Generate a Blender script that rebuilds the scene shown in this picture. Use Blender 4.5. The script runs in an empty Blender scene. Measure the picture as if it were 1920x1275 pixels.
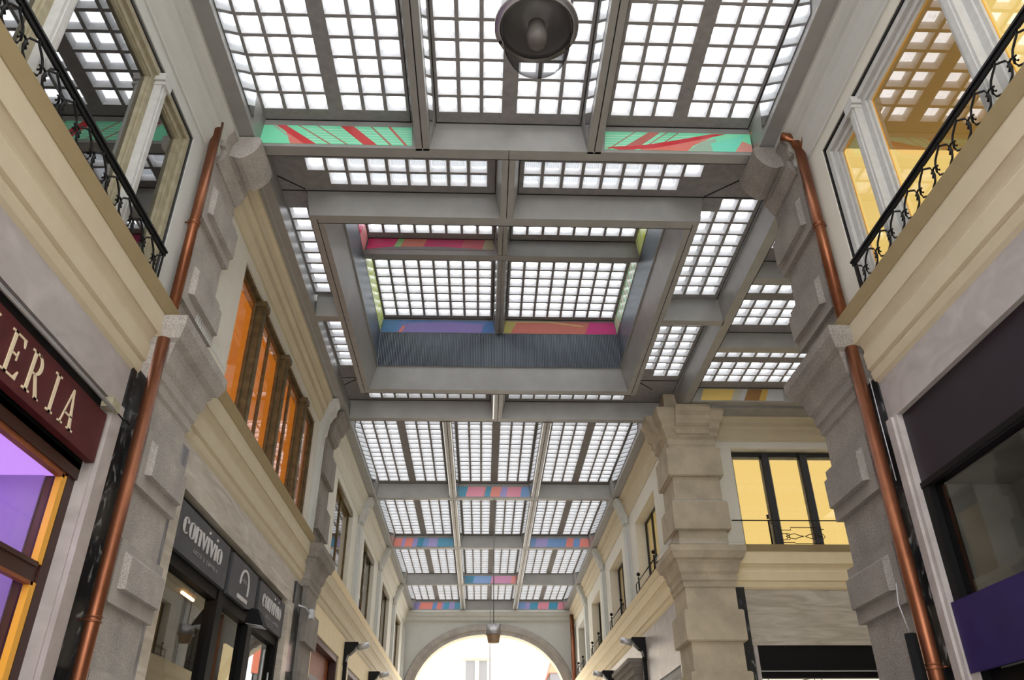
import bpy, bmesh, math, random
from mathutils import Vector, Matrix
random.seed(7)
S = bpy.context.scene
COL = S.collection
X0 = 0.30
PI = math.pi
def lin(c):
    return tuple(((v/255)/12.92 if v/255 <= .04045 else ((v/255+.055)/1.055)**2.4) for v in c)
# ------------------------------------------------------------------ materials
MATS = {}
def nodes(name):
    m = bpy.data.materials.new(name); m.use_nodes = True
    nt = m.node_tree; b = nt.nodes['Principled BSDF']
    MATS[name] = m
    return m, nt, b
def setc(b, c): b.inputs['Base Color'].default_value = (*c, 1)
def coords(nt, scale=(1,1,1), rot=(0,0,0)):
    tc = nt.nodes.new('ShaderNodeTexCoord'); mp = nt.nodes.new('ShaderNodeMapping')
    mp.inputs['Scale'].default_value = scale; mp.inputs['Rotation'].default_value = rot
    nt.links.new(tc.outputs['Object'], mp.inputs['Vector']); return mp.outputs['Vector']
def ramp(nt, fac, stops, interp='LINEAR'):
    r = nt.nodes.new('ShaderNodeValToRGB'); r.color_ramp.interpolation = interp
    e = r.color_ramp.elements
    while len(e) > 1: e.remove(e[-1])
    e[0].position = stops[0][0]; e[0].color = (*stops[0][1], 1)
    for p, c in stops[1:]:
        k = e.new(p); k.color = (*c, 1)
    nt.links.new(fac, r.inputs['Fac']); return r.outputs['Color']
def bump(nt, b, h, s=.2, d=.01):
    n = nt.nodes.new('ShaderNodeBump'); n.inputs['Strength'].default_value = s; n.inputs['Distance'].default_value = d
    nt.links.new(h, n.inputs['Height']); nt.links.new(n.outputs['Normal'], b.inputs['Normal'])
def plain(name, rgb, rough=.5, metal=0., spec=.5):
    m, nt, b = nodes(name); setc(b, lin(rgb)); b.inputs['Roughness'].default_value = rough
    b.inputs['Metallic'].default_value = metal; b.inputs['Specular IOR Level'].default_value = spec
    return m
def noisy(name, c1, c2, scale=20, rough=.8, detail=6, mscale=(1,1,1), bmp=0., lo=.35, hi=.65, spec=.3, metal=0.):
    m, nt, b = nodes(name)
    v = coords(nt, mscale)
    n = nt.nodes.new('ShaderNodeTexNoise'); n.inputs['Scale'].default_value = scale; n.inputs['Detail'].default_value = detail
    nt.links.new(v, n.inputs['Vector'])
    c = ramp(nt, n.outputs['Fac'], [(lo, lin(c1)), (hi, lin(c2))])
    nt.links.new(c, b.inputs['Base Color'])
    b.inputs['Roughness'].default_value = rough; b.inputs['Specular IOR Level'].default_value = spec
    b.inputs['Metallic'].default_value = metal
    if bmp: bump(nt, b, n.outputs['Fac'], bmp, .01)
    return m
def granite(name, base, dark, light, bmp=.25):
    m, nt, b = nodes(name)
    v = coords(nt)
    n1 = nt.nodes.new('ShaderNodeTexNoise'); n1.inputs['Scale'].default_value = 130; n1.inputs['Detail'].default_value = 2
    n2 = nt.nodes.new('ShaderNodeTexNoise'); n2.inputs['Scale'].default_value = 2.2; n2.inputs['Detail'].default_value = 4
    nt.links.new(v, n1.inputs['Vector']); nt.links.new(v, n2.inputs['Vector'])
    c1 = ramp(nt, n1.outputs['Fac'], [(.33, lin(dark)), (.5, lin(base)), (.68, lin(light))])
    c2 = ramp(nt, n2.outputs['Fac'], [(.3, (.78,.76,.75)), (.7, (1.06,1.04,1.0))])
    mx = nt.nodes.new('ShaderNodeMix'); mx.data_type = 'RGBA'; mx.blend_type = 'MULTIPLY'; mx.inputs[0].default_value = 1
    nt.links.new(c1, mx.inputs[6]); nt.links.new(c2, mx.inputs[7]); nt.links.new(mx.outputs[2], b.inputs['Base Color'])
    b.inputs['Roughness'].default_value = .85; b.inputs['Specular IOR Level'].default_value = .25
    bump(nt, b, n1.outputs['Fac'], bmp, .006)
    return m
def marble(name, c1, c2, c3, scale=1.2, mscale=(1,1,1), rough=.3, stops=(.35,.55,.7)):
    m, nt, b = nodes(name)
    v = coords(nt, mscale)
    n = nt.nodes.new('ShaderNodeTexNoise'); n.inputs['Scale'].default_value = scale; n.inputs['Detail'].default_value = 10
    n.inputs['Distortion'].default_value = 1.4
    nt.links.new(v, n.inputs['Vector'])
    c = ramp(nt, n.outputs['Fac'], [(stops[0], lin(c1)), (stops[1], lin(c2)), (stops[2], lin(c3))])
    nt.links.new(c, b.inputs['Base Color']); b.inputs['Roughness'].default_value = rough
    return m
def glass(name, tint, refl=.25, rough=.02, base=.06):
    m = bpy.data.materials.new(name); m.use_nodes = True; nt = m.node_tree; nt.nodes.clear()
    out = nt.nodes.new('ShaderNodeOutputMaterial'); t = nt.nodes.new('ShaderNodeBsdfTransparent'); g = nt.nodes.new('ShaderNodeBsdfGlossy')
    t.inputs[0].default_value = (*tint, 1); g.inputs['Roughness'].default_value = rough
    lw = nt.nodes.new('ShaderNodeLayerWeight'); lw.inputs[0].default_value = .5
    pw = nt.nodes.new('ShaderNodeMath'); pw.operation = 'POWER'; pw.inputs[1].default_value = 3.2
    ma = nt.nodes.new('ShaderNodeMath'); ma.operation = 'MULTIPLY_ADD'; ma.inputs[1].default_value = refl; ma.inputs[2].default_value = base
    ma.use_clamp = True
    ge = nt.nodes.new('ShaderNodeNewGeometry'); iv = nt.nodes.new('ShaderNodeMath'); iv.operation = 'SUBTRACT'; iv.inputs[0].default_value = 1
    ml = nt.nodes.new('ShaderNodeMath'); ml.operation = 'MULTIPLY'
    mx = nt.nodes.new('ShaderNodeMixShader')
    nt.links.new(lw.outputs['Facing'], pw.inputs[0]); nt.links.new(pw.outputs[0], ma.inputs[0])
    nt.links.new(ge.outputs['Backfacing'], iv.inputs[1]); nt.links.new(ma.outputs[0], ml.inputs[0]); nt.links.new(iv.outputs[0], ml.inputs[1])
    nt.links.new(ml.outputs[0], mx.inputs[0])
    nt.links.new(t.outputs[0], mx.inputs[1]); nt.links.new(g.outputs[0], mx.inputs[2]); nt.links.new(mx.outputs[0], out.inputs[0])
    MATS[name] = m; return m
def emit(name, rgb, strength, wave=None):
    m = bpy.data.materials.new(name); m.use_nodes = True; nt = m.node_tree; nt.nodes.clear()
    out = nt.nodes.new('ShaderNodeOutputMaterial'); e = nt.nodes.new('ShaderNodeEmission')
    e.inputs[0].default_value = (*lin(rgb), 1); e.inputs[1].default_value = strength
    nt.links.new(e.outputs[0], out.inputs[0]); MATS[name] = m; return m
def art(name, cols, scale=1.0, kind='WAVE', rot=0.6, pos=None):
    m, nt, b = nodes(name)
    v = coords(nt, (1,1,1), (0, 0, rot))
    w = nt.nodes.new('ShaderNodeTexWave'); w.wave_type = 'BANDS'; w.inputs['Scale'].default_value = scale
    w.inputs['Distortion'].default_value = 3.5; w.inputs['Detail'].default_value = 2
    w.inputs['Detail Scale'].default_value = .8
    nt.links.new(v, w.inputs['Vector'])
    k = len(cols)
    st = [((i)/k, lin(c)) for i, c in enumerate(cols)] if pos is None else list(zip(pos, [lin(c) for c in cols]))
    c = ramp(nt, w.outputs['Color'], st, 'CONSTANT' if kind == 'WAVE' else 'LINEAR')
    nt.links.new(c, b.inputs['Base Color']); b.inputs['Roughness'].default_value = .25
    return m

STEEL = noisy('satin_steel', (149,148,145), (157,156,153), 3, .42, 3, spec=.5, metal=.25)
STEELD = plain('steel_groove', (22,22,22), .8)
MIRROR = plain('polished_steel_inset', (205,207,208), .10, .9)
GRILLE = None
CONC = noisy('cast_concrete', (132,130,131), (146,142,142), 9, .85, 5)
RECESS = plain('recess_pale_paint', (212,213,215), .6)
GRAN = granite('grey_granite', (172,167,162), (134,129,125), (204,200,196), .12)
GRAND = granite('shaded_granite', (142,137,132), (108,103,99), (176,170,165), .12)  # darker copy of the grey granite, shade put into its colour
BROWN = granite('buff_stone', (184,173,152), (162,152,133), (202,192,172), .06)
CREAM = noisy('cream_cornice_paint', (200,187,160), (204,192,165), 4, .7, 4)
CREAMW = noisy('warm_cornice_paint', (228,210,172), (232,215,178), 4, .7, 4)
OLIVE = noisy('shaded_fascia_cream', (160,143,108), (164,147,112), 5, .75, 4)  # same cream as the cornice, with the fascia's shade put into the colour
WALLP = noisy('pale_grey_plaster', (196,197,192), (200,201,196), 3, .8, 4)
WALLC = noisy('pale_cream_plaster', (213,209,196), (217,213,201), 3, .8, 4)
MARB = marble('pinkish_grey_marble', (166,158,153), (178,170,166), (188,180,176), 1.6, (1,1,1.6), .35)
MARBV = marble('veined_beige_marble', (168,158,142), (190,181,166), (204,197,184), 1.6, (.5,.5,3.4), .35)
BLKM = marble('black_veined_marble', (24,25,28), (44,46,50), (150,150,148), 7, (1,1,.6), .3, (.5,.6,.70))
GRYM = marble('grey_veined_marble', (92,90,94), (128,126,130), (190,186,180), 2.6, (1,1,.6), .35, (.4,.55,.7))
COPPER = noisy('aged_copper', (118,72,50), (150,96,68), 5, .38, 5, (1,1,.4), metal=.8)
IRON = plain('black_wrought_iron', (14,14,15), .55, 0, .25)
DARKW = plain('dark_frame', (34,34,38), .45)
WHITEW = noisy('worn_white_frame', (186,186,183), (194,194,191), 12, .6, 4)
TAUPE = noisy('taupe_frame', (150,142,118), (166,158,134), 8, .6, 4)
BRONZE = noisy('bronze_frame', (92,78,54), (118,102,72), 8, .45, 4, metal=.35)
BROWNW = plain('dark_red_brown_wood', (58,24,14), .45)
REDB = noisy('oxblood_board', (74,22,24), (86,28,30), 6, .5, 3)
GOLDP = plain('lit_gold_strip', (236,170,50), .4)
LETTER = plain('ivory_letter', (226,208,176), .5)
SIGNG = noisy('slate_grey_board', (72,72,76), (80,80,84), 6, .6, 3)
LETG = plain('silver_letter', (206,202,202), .4)
LETD = plain('dim_grey_letter', (134,132,134), .5)
AUBER = plain('aubergine_board', (30,22,34), .5)
INDIGO = noisy('indigo_panel', (36,26,76), (42,31,86), 2, .5, 3)
BRUSH = noisy('brushed_steel', (150,146,146), (186,184,182), 4, .3, 6, (1,1,12), metal=.8)
ALU = plain('light_alloy', (190,192,196), .35, .5)
PVC = plain('matt_black_tube', (12,13,14), .7, 0, .2)
CABLE = plain('grey_cable', (120,120,120), .5, .3)
SHADEG = plain('smoky_lamp_glass', (160,132,104), .3)
BULB = plain('frosted_bulb', (150,144,138), .35)
FLOORM = noisy('pale_stone_floor', (190,184,174), (206,200,190), 2, .5, 5)
EXT = noisy('pale_render', (200,184,160), (206,191,168), 2, .8, 3)
EXTR = plain('terracotta_render', (214,120,92), .8)
EXTG = plain('grey_slate', (110,108,108), .8)
DARKIN = plain('dim_interior', (70,66,62), .8)
SPIKE = plain('clear_spike', (214,216,216), .3, .2)
LEAF = plain('dry_grass_leaf', (120,130,90), .6)
WOOD = noisy('orange_brown_wood', (128,70,40), (150,86,50), 4, .5, 5, (1,1,6))
FLUTE = None
ORANGE = emit('orange_lit_curtain', (238,132,24), 0.95)
YELLOW = emit('yellow_lit_room', (246,210,124), 1.22)
YELLOWD = emit('dim_yellow_room', (226,188,96), 0.75)
GOLDL = emit('gold_lit_room', (214,170,70), .55)
PURPLE = emit('violet_lit_display', (120,82,196), .95)
PINKP = emit('pink_lit_ceiling', (206,150,248), 1.3)
WARML = emit('warm_lamp', (255,190,120), 14)
LEDW = emit('white_light_strip', (250,246,236), 1.0)
SHOPL = emit('lit_shop_interior', (240,232,206), 1.4)
CREAML = emit('cream_lit_window', (240,214,160), .8)
GLASSW = glass('window_glass', (.92,.92,.90), .6, .015, .10)
GLASSD = glass('dark_window_glass', (.6,.62,.62), .8, .015, .20)
GLASSS = glass('shop_glass', (.9,.9,.92), .3, .02, .03)
LGLASS = glass('ribbed_lamp_glass', (.66,.66,.66), .9, .10, .22)
# frosted glass blocks: mostly clear to the sky with a faint wavy tint
def blockglass():
    m = bpy.data.materials.new('glass_block'); m.use_nodes = True; nt = m.node_tree; nt.nodes.clear()
    out = nt.nodes.new('ShaderNodeOutputMaterial'); t = nt.nodes.new('ShaderNodeBsdfTransparent'); g = nt.nodes.new('ShaderNodeBsdfTranslucent')
    g.inputs[0].default_value = (.9,.92,.94,1)
    v = coords(nt, (1,1,1)); n = nt.nodes.new('ShaderNodeTexNoise'); n.inputs['Scale'].default_value = 14; n.inputs['Detail'].default_value = 3; n.inputs['Distortion'].default_value = 2
    nt.links.new(v, n.inputs['Vector'])
    c = ramp(nt, n.outputs['Fac'], [(.34, (.80,.84,.88)), (.44, (.98,.98,.99))])
    nt.links.new(c, t.inputs[0])
    mx = nt.nodes.new('ShaderNodeMixShader'); mx.inputs[0].default_value = .12
    nt.links.new(t.outputs[0], mx.inputs[1]); nt.links.new(g.outputs[0], mx.inputs[2]); nt.links.new(mx.outputs[0], out.inputs[0])
    MATS['glass_block'] = m; return m
GBLOCK = blockglass()
def corrug():
    m, nt, b = nodes('perforated_grille')
    v = coords(nt)
    w = nt.nodes.new('ShaderNodeTexWave'); w.inputs['Scale'].default_value = 17; w.wave_type = 'BANDS'; w.bands_direction = 'DIAGONAL'
    mp = nt.nodes.new('ShaderNodeMapping'); mp.inputs['Scale'].default_value = (1,1,0)
    nt.links.new(v, mp.inputs['Vector']); nt.links.new(mp.outputs['Vector'], w.inputs['Vector'])
    c = ramp(nt, w.outputs['Fac'], [(.2, lin((62,68,76))), (.8, lin((112,120,128)))])
    nt.links.new(c, b.inputs['Base Color']); b.inputs['Metallic'].default_value = .5; b.inputs['Roughness'].default_value = .35
    bump(nt, b, w.outputs['Fac'], .6, .02)
    return m
GRILLE = corrug()
ARTG = art('green_red_film', [(120,240,190),(150,250,205),(226,92,84),(130,245,195),(170,240,200),(216,120,110),(120,235,185)], .55, rot=.9)
ARTO = plain('orange_film', (240,140,70), .3)
ARTB = art('blue_coral_film', [(60,150,215),(120,150,225),(250,140,130),(250,150,160),(70,170,215),(150,150,225)], .35, rot=.5)
ARTB2 = art('coral_blue_film', [(250,140,130),(245,150,170),(60,160,215),(130,150,225),(250,145,125)], .42, rot=.2)
ARTP = art('pink_film', [(240,90,190),(250,150,140),(240,120,205),(245,80,130),(250,170,170)], .3, rot=.3)
ARTV = art('violet_blue_film', [(110,140,215),(160,140,220),(150,120,215),(120,160,225)], .25, rot=.1)
ARTC = art('coral_film', [(240,130,110),(235,120,120),(240,90,160),(240,140,100)], .2, rot=.1)
ARTY = art('lime_film', [(224,240,150),(200,225,120),(235,240,200),(215,235,110)], 1.2, rot=.4)
ARTR = art('mint_red_film', [(190,240,200),(170,235,190),(236,110,110),(200,240,205)], 1.1, rot=.8)
ARTGOLD = art('gold_reflecting_film', [(236,206,130),(226,190,100),(190,192,196),(150,110,60),(236,206,130)], .22, 'LIN', rot=.2)

# ------------------------------------------------------------------ mesh helpers
class MB:
    def __init__(s): s.v = []; s.f = []; s.m = []; s.ms = []; s.sm = []
    def mi(s, mat):
        if mat not in s.ms: s.ms.append(mat)
        return s.ms.index(mat)
    def add(s, vs, fs, mat, smooth=False):
        o = len(s.v); s.v += [tuple(p) for p in vs]; k = s.mi(mat)
        for f in fs: s.f.append([o+i for i in f]); s.m.append(k); s.sm.append(smooth)
    def box(s, x0, x1, y0, y1, z0, z1, mat):
        if x0 > x1: x0, x1 = x1, x0
        if y0 > y1: y0, y1 = y1, y0
        v = [(x0,y0,z0),(x1,y0,z0),(x1,y1,z0),(x0,y1,z0),(x0,y0,z1),(x1,y0,z1),(x1,y1,z1),(x0,y1,z1)]
        s.add(v, [(0,3,2,1),(4,5,6,7),(0,1,5,4),(1,2,6,5),(2,3,7,6),(3,0,4,7)], mat)
    def hexa(s, v, mat):
        s.add(v, [(0,3,2,1),(4,5,6,7),(0,1,5,4),(1,2,6,5),(2,3,7,6),(3,0,4,7)], mat)
    def prism(s, pts, a, b, mat, smooth=False):
        """pts: function result lists - two rings of 3D points"""
        n = len(a); s.add(list(a)+list(b), [(i,(i+1)%n,n+(i+1)%n,n+i) for i in range(n)]+[tuple(range(n-1,-1,-1)), tuple(range(n,2*n))], mat, smooth)
    def exy(s, prof, y0, y1, side, mat):        # profile (d,z) along y on the side wall
        a = [(X0+side*d, y0, z) for d, z in prof]; b = [(X0+side*d, y1, z) for d, z in prof]; s.prism(None, a, b, mat)
    def exx(s, prof, x0, x1, mat):              # profile (y,z) along x
        a = [(x0, y, z) for y, z in prof]; b = [(x1, y, z) for y, z in prof]; s.prism(None, a, b, mat)
    def tube(s, pts, r, mat, n=10, caps=True):
        pts = [Vector(p) for p in pts]; rings = []
        up = Vector((0,0,1))
        for i, p in enumerate(pts):
            t = (pts[min(i+1,len(pts)-1)]-pts[max(i-1,0)]).normalized()
            a = t.cross(Vector((0,0,1)) if abs(t.z) < .9 else Vector((0,1,0))).normalized(); b = t.cross(a)
            rr = r[i] if isinstance(r, (list,tuple)) else r
            rings.append([p + (a*math.cos(2*PI*k/n)+b*math.sin(2*PI*k/n))*rr for k in range(n)])
        v = [q for g in rings for q in g]; f = []
        for i in range(len(pts)-1):
            for k in range(n): f.append((i*n+k, i*n+(k+1)%n, (i+1)*n+(k+1)%n, (i+1)*n+k))
        if caps: f.append(tuple(range(n-1,-1,-1))); f.append(tuple(range(len(v)-n, len(v))))
        s.add(v, f, mat, True)
    def lathe(s, prof, c, mat, n=40, smooth=True):
        v = []; f = []
        for r, z in prof:
            for k in range(n): v.append((c[0]+r*math.cos(2*PI*k/n), c[1]+r*math.sin(2*PI*k/n), c[2]+z))
        for i in range(len(prof)-1):
            for k in range(n): f.append((i*n+k, i*n+(k+1)%n, (i+1)*n+(k+1)%n, (i+1)*n+k))
        s.add(v, f, mat, smooth)
    def build(s, name, parent=None, label=None, cat=None, group=None, kind=None):
        me = bpy.data.meshes.new(name)
        base = Vector((0,0,0))
        if s.v and parent is None:
            xs = [p[0] for p in s.v]; ys = [p[1] for p in s.v]; zs = [p[2] for p in s.v]
            base = Vector(((min(xs)+max(xs))/2, (min(ys)+max(ys))/2, min(zs)))
        elif parent is not None:
            base = Vector(parent.get('_b', (0,0,0)))
        me.from_pydata([(p[0]-base.x, p[1]-base.y, p[2]-base.z) for p in s.v], [], s.f)
        for m in s.ms: me.materials.append(m)
        me.polygons.foreach_set('material_index', s.m)
        me.polygons.foreach_set('use_smooth', s.sm)
        me.update()
        o = bpy.data.objects.new(name, me); COL.objects.link(o)
        if parent is not None:
            o.parent = parent; o['_b'] = tuple(base); o.location = (0,0,0)
        else:
            o.location = base; o['_b'] = tuple(base)
        tag(o, label, cat, group, kind)
        return o
def tag(o, label=None, cat=None, group=None, kind=None):
    if label: o['label'] = label
    if cat: o['category'] = cat
    if group: o['group'] = group
    if kind: o['kind'] = kind
def empty(name, loc, label=None, cat=None, group=None, kind=None):
    o = bpy.data.objects.new(name, None); COL.objects.link(o); o.location = loc; o['_b'] = tuple(loc)
    o.empty_display_size = .2
    tag(o, label, cat, group, kind); return o
def X(side, d): return X0+side*d
SN = {-1: 'left', 1: 'right'}

# ------------------------------------------------------------------ roof
ZS, ZP = 9.60, 10.04
CW, PITCH = .264, .315
def cells(start, n, pitch=PITCH, w=CW): return [(start+i*pitch, start+i*pitch+w) for i in range(n)]
def group6(x0): return cells(x0+.05, 3)+cells(x0+.05+.905+.2, 3)
def fit_rows(y0, y1):
    n = int((y1-y0-.12)/PITCH); m = (y1-y0-n*PITCH+(PITCH-CW))/2
    return cells(y0+m, n)
def coffer(name, label, x0, x1, y0, y1, z, cx, cy, group, skip=(), arts=(), joints=(), ends=True):
    root = empty(name, ((x0+x1)/2, (y0+y1)/2, z), label, 'skylight', group)
    g = MB(); gl = MB()
    bx = [x0]+[q for c in cx for q in c]+[x1]; by = [y0]+[q for c in cy for q in c]+[y1]
    t, ins = .10, .030
    for i in range(len(bx)-1):
        for j in range(len(by)-1):
            hole = i % 2 == 1 and j % 2 == 1 and ((i-1)//2, (j-1)//2) not in skip
            a, b, c, d = bx[i], bx[i+1], by[j], by[j+1]
            if not hole:
                g.add([(a,c,z),(a,d,z),(b,d,z),(b,c,z)], [(0,1,2,3)], CONC)
                g.add([(a,c,z+t),(a,d,z+t),(b,d,z+t),(b,c,z+t)], [(3,2,1,0)], CONC)
            else:
                lo = [(a,c,z),(b,c,z),(b,d,z),(a,d,z)]; e = [(a+ins,c+ins,z+t),(b-ins,c+ins,z+t),(b-ins,d-ins,z+t),(a+ins,d-ins,z+t)]
                g.add(lo+e, [(0,4,5,1),(1,5,6,2),(2,6,7,3),(3,7,4,0)], RECESS)
                gl.box(a+ins-.01, b-ins+.01, c+ins-.01, d-ins+.01, z+t-.03, z+t-.004, GBLOCK)
    g.add([(x0,y0,z),(x1,y0,z),(x1,y1,z),(x0,y1,z),(x0,y0,z+t),(x1,y0,z+t),(x1,y1,z+t),(x0,y1,z+t)], [(0,1,5,4),(1,2,6,5),(2,3,7,6),(3,0,4,7)], CONC)
    gl.build('glazing', g.build('concrete_grid', root))
    e = MB()   # dark shadow joint round the slab
    for q in ((x0, x1, y0, y0+.012), (x0, x1, y1-.014, y1), (x0, x0+.01, y0, y1), (x1-.01, x1, y0, y1))[0 if ends else 2:]:
        e.box(*q, z-.012, z-.003, STEELD)
    for p, q in joints:
        p = Vector((*p, z-.004)); q = Vector((*q, z-.004)); e.tube([p, q], .012, STEELD, 4)
    e.build('joint_seal', root)
    for nm, quad, mat, lb, *pt in arts:
        a = MB(); n = (Vector(quad[1])-Vector(quad[0])).cross(Vector(quad[2])-Vector(quad[1])).normalized()*.008
        a.add(list(quad)+[Vector(p)-n for p in quad], [tuple(range(len(quad)))]+[(i, (i+1)%len(quad), len(quad)+(i+1)%len(quad), len(quad)+i) for i in range(len(quad))], mat)
        if pt:
            q = [Vector(p) for p in quad]
            def UV(u, f, lift): return (q[0].lerp(q[1], u)).lerp(q[3].lerp(q[2], u), f)+n*lift
            for k_, (poly, rgb) in enumerate(pt[0]):
                lo = .0006*(k_+1)
                a.add([UV(u, f, lo) for u, f in poly], [tuple(range(len(poly)))], filmc(rgb))
        a.build(nm, root, lb)
    return root
FILM = {}
def filmc(rgb):
    if rgb not in FILM: FILM[rgb] = plain('film_%d_%d_%d' % rgb, rgb, .25)
    return FILM[rgb]
def slabs(seq, sk=.03):
    out = []; u = 0
    for w, c in seq:
        e = min(1, u+w); out.append(([(u,0),(e,0),(min(1,e+sk) if e < 1 else 1,1),(u+sk if u > 0 else 0,1)], c)); u = e
    return out
TEAL, BLU, VIOL, CORL, PNK = (56,156,196), (116,160,220), (168,158,222), (246,146,134), (242,152,176)
P_B3 = slabs([(.10,TEAL),(.24,PNK),(.02,CORL),(.08,TEAL),(.14,CORL),(.09,VIOL),(.20,PNK),(.13,BLU)])
P_B4L = slabs([(.12,CORL),(.05,VIOL),(.13,CORL),(.08,VIOL),(.10,TEAL),(.08,BLU),(.16,VIOL),(.28,TEAL)])
P_B4R = slabs([(.08,BLU),(.20,VIOL),(.32,BLU),(.12,CORL),(.11,BLU),(.17,CORL)])
P_B5 = slabs([(.16,TEAL),(.34,BLU),(.40,(215,140,185)),(.10,CORL)])
P_B6L = slabs([(.10,VIOL),(.28,CORL),(.10,BLU),(.10,CORL),(.05,VIOL),(.12,TEAL),(.12,VIOL),(.13,TEAL)])
P_B6R = slabs([(.14,BLU),(.10,VIOL),(.18,TEAL),(.24,PNK),(.20,TEAL),(.14,PNK)])
RED, BRN, MINT2, GRG = (205,70,70), (170,130,110), (186,240,212), (160,190,168)
LN = [([(.30,f),(1,f),(1,f+.045),(.30,f+.045)], MINT2) for f in (.08,.22,.36,.50,.64,.78)]
P_GL = LN+[([(.15,.8),(.24,.55),(.34,0),(.20,0)],(220,120,108)), ([(.09,1),(.155,1),(.37,0),(.29,0)],(208,56,62)), ([(.235,1),(.25,1),(.47,0),(.45,0)],BRN), ([(.36,1),(.375,1),(.58,0),(.565,0)],BRN),
  ([(.52,1),(.61,1),(.77,0),(.68,0)],RED), ([(.72,1),(.735,1),(.87,0),(.85,0)],BRN), ([(.84,1),(.86,1),(.97,0),(.95,0)],(200,110,96)), ([(.06,1),(.09,1),(.2,.3),(.16,.45)],GRG)]
P_GR = [([(1-u,f) for u, f in p], c) for p, c in LN]+[([(x,1),(x+.012,1),(x-.17,0),(x-.185,0)],BRN) for x in (.2,.42,.5)]+[([(.30,1),(.38,1),(.20,0),(.10,0)],(190,110,100)),
  ([(.30,.25),(.50,.50),(.74,.8),(.60,.3),(.56,0),(.25,0)],(225,125,112)), ([(.56,0),(.66,.55),(.76,.72),(.76,.3),(.73,0)],GRG), ([(.73,0),(.72,.45),(.96,.92),(.88,0)],(120,226,196)), ([(.88,0),(.94,.6),(1,.4),(1,0)],(214,150,140)),
  ([(.10,0),(.32,.10),(.50,.38),(.84,.98),(.74,.98),(.46,.55),(.28,.3),(.0,.12)],(205,56,66))]
P_VL = slabs([(.12,(96,140,190)),(.06,(120,140,200)),(.70,(148,134,196)),(.12,(96,136,196))], .05)+[([(.15,0),(.18,0),(.21,.6),(.18,.5)],(230,140,130)), ([(.2,.75),(.6,.9),(.9,.75),(.98,.9),(.98,1),(.2,1)],(104,140,200))]
P_VR = slabs([(.06,(190,180,110)),(.66,(206,124,112)),(.28,(214,74,140))], .05)+[([(.0,.9),(.4,.92),(.7,.6),(.72,.66),(.42,1),(.0,1)],(220,200,130))]
P_PK = slabs([(.20,(232,70,130)),(.05,(160,220,140)),(.18,(226,140,120)),(.30,(222,80,130)),(.17,(210,110,120)),(.10,(180,170,140))], .04)+[([(.0,0),(.2,.25),(.6,.3),(1,.05),(1,0)],(140,140,140))]
P_GD = slabs([(.36,(226,196,112)),(.10,(190,186,170)),(.06,(196,198,200)),(.18,(150,112,64)),(.08,(206,170,84)),(.22,(190,192,194))], .04)
def beam_x(y0, y1, xa, xb, zs=ZS, zp=ZP, sp=.08, ext=.0, mat=STEEL, m=None):
    """cross beam: soffit y0..y1, flaring up to the panel plane"""
    m = m or MB()
    m.exx([(y0,zs),(y1,zs),(y1+sp,zp),(y1+sp,zp+.16),(y0-sp,zp+.16),(y0-sp,zp)], xa, xb, mat); return m
def beam_y(x0, x1, ya, yb, zs=ZS, zp=ZP, sp=.08, mat=STEEL, m=None):
    m = m or MB()
    pr = [(x0,zs),(x1,zs),(x1+sp,zp),(x1+sp,zp+.16),(x0-sp,zp+.16),(x0-sp,zp)]
    m.prism(None, [(x,ya,z) for x, z in pr], [(x,yb,z) for x, z in pr], mat); return m
SPX = [-3.40, -0.94, 1.52, 3.98]
YB = {'b1': (8.18, 8.37), 'b2': (17.27, 17.45), 'b3': (22.98, 23.17), 'b4': (28.32, 28.50), 'b5': (33.76, 33.93), 'b6': (38.72, 38.9)}
beam_lab = {'b1': 'wide grey steel roof beam on the two carved stone brackets, near side of the crossing', 'b2': 'grey steel roof beam on the far side of the crossing lantern',
 'b3': 'grey steel roof beam with a coral and blue panel on its middle span', 'b4': 'grey steel roof beam with colour panels on both outer spans, second beyond the crossing',
 'b5': 'grey steel roof beam with a blue and pink panel mid span, next to last', 'b6': 'last grey steel roof beam lying on the arch wall'}
for k, (a, b) in YB.items():
    xa, xb = (-3.22, 3.82) if k == 'b1' else (-3.26, 3.86)
    xb = 4.78 if k == 'b2' else xb
    m = beam_x(a, b, xa, xb)
    r = m.build('roof_beam', None, beam_lab[k], 'beam', 'cross beams of the glazed roof')
    j = MB()
    if k in ('b1', 'b2'): j.box(xa, xb, b-.004, b+.004, ZS-.004, ZS+.06, STEELD)
    j.box(X0-.01, X0-.002, a-.002, b, ZS-.003, ZS+.002, STEELD)
    j.build('joint_seal', r)
# ribs between beams
def rib(xc, ya, yb, label, cap=False, strip=False):
    m = MB(); beam_y(xc-.1, xc-.008, ya, yb, m=m, sp=0.0); beam_y(xc+.008, xc+.1, ya, yb, m=m, sp=0.0)
    # flared cheeks
    for s in (-1, 1):
        pr = [(xc+s*.1, ZS+.02), (xc+s*.18, ZP), (xc+s*.1, ZP)]
        m.prism(None, [(x, ya, z) for x, z in pr], [(x, yb, z) for x, z in pr], STEEL)
    r = m.build('roof_rib', None, label, 'rib', 'lengthwise ribs of the glazed roof')
    j = MB(); j.box(xc-.007, xc+.007, ya, yb, ZS+.02, ZS+.1, STEELD); j.build('joint_seal', r)
    # polished insets mirror the blocks
    mi = MB()
    for s in (-1, 1):
        def P(y, f): return (xc+s*(.1+.08*f+.004), y, ZS+.02+(ZP-ZS-.02)*f)
        y0, y1 = ya+.05, yb-.45
        mi.add([P(y0,.18), P(y1+.25,.18), P(y1,.92), P(y0,.92)], [(0,1,2,3)], MIRROR)
    mi.build('polished_inset', r)
    if strip:
        l = MB()
        for s in (-1, 1): l.tube([(xc+s*.096, ya+.1, ZS-.002), (xc+s*.096, yb-.3, ZS-.002)], .007, LEDW, 6)
        l.build('light_strip', r, 'thin white light strip')
    return r
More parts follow.
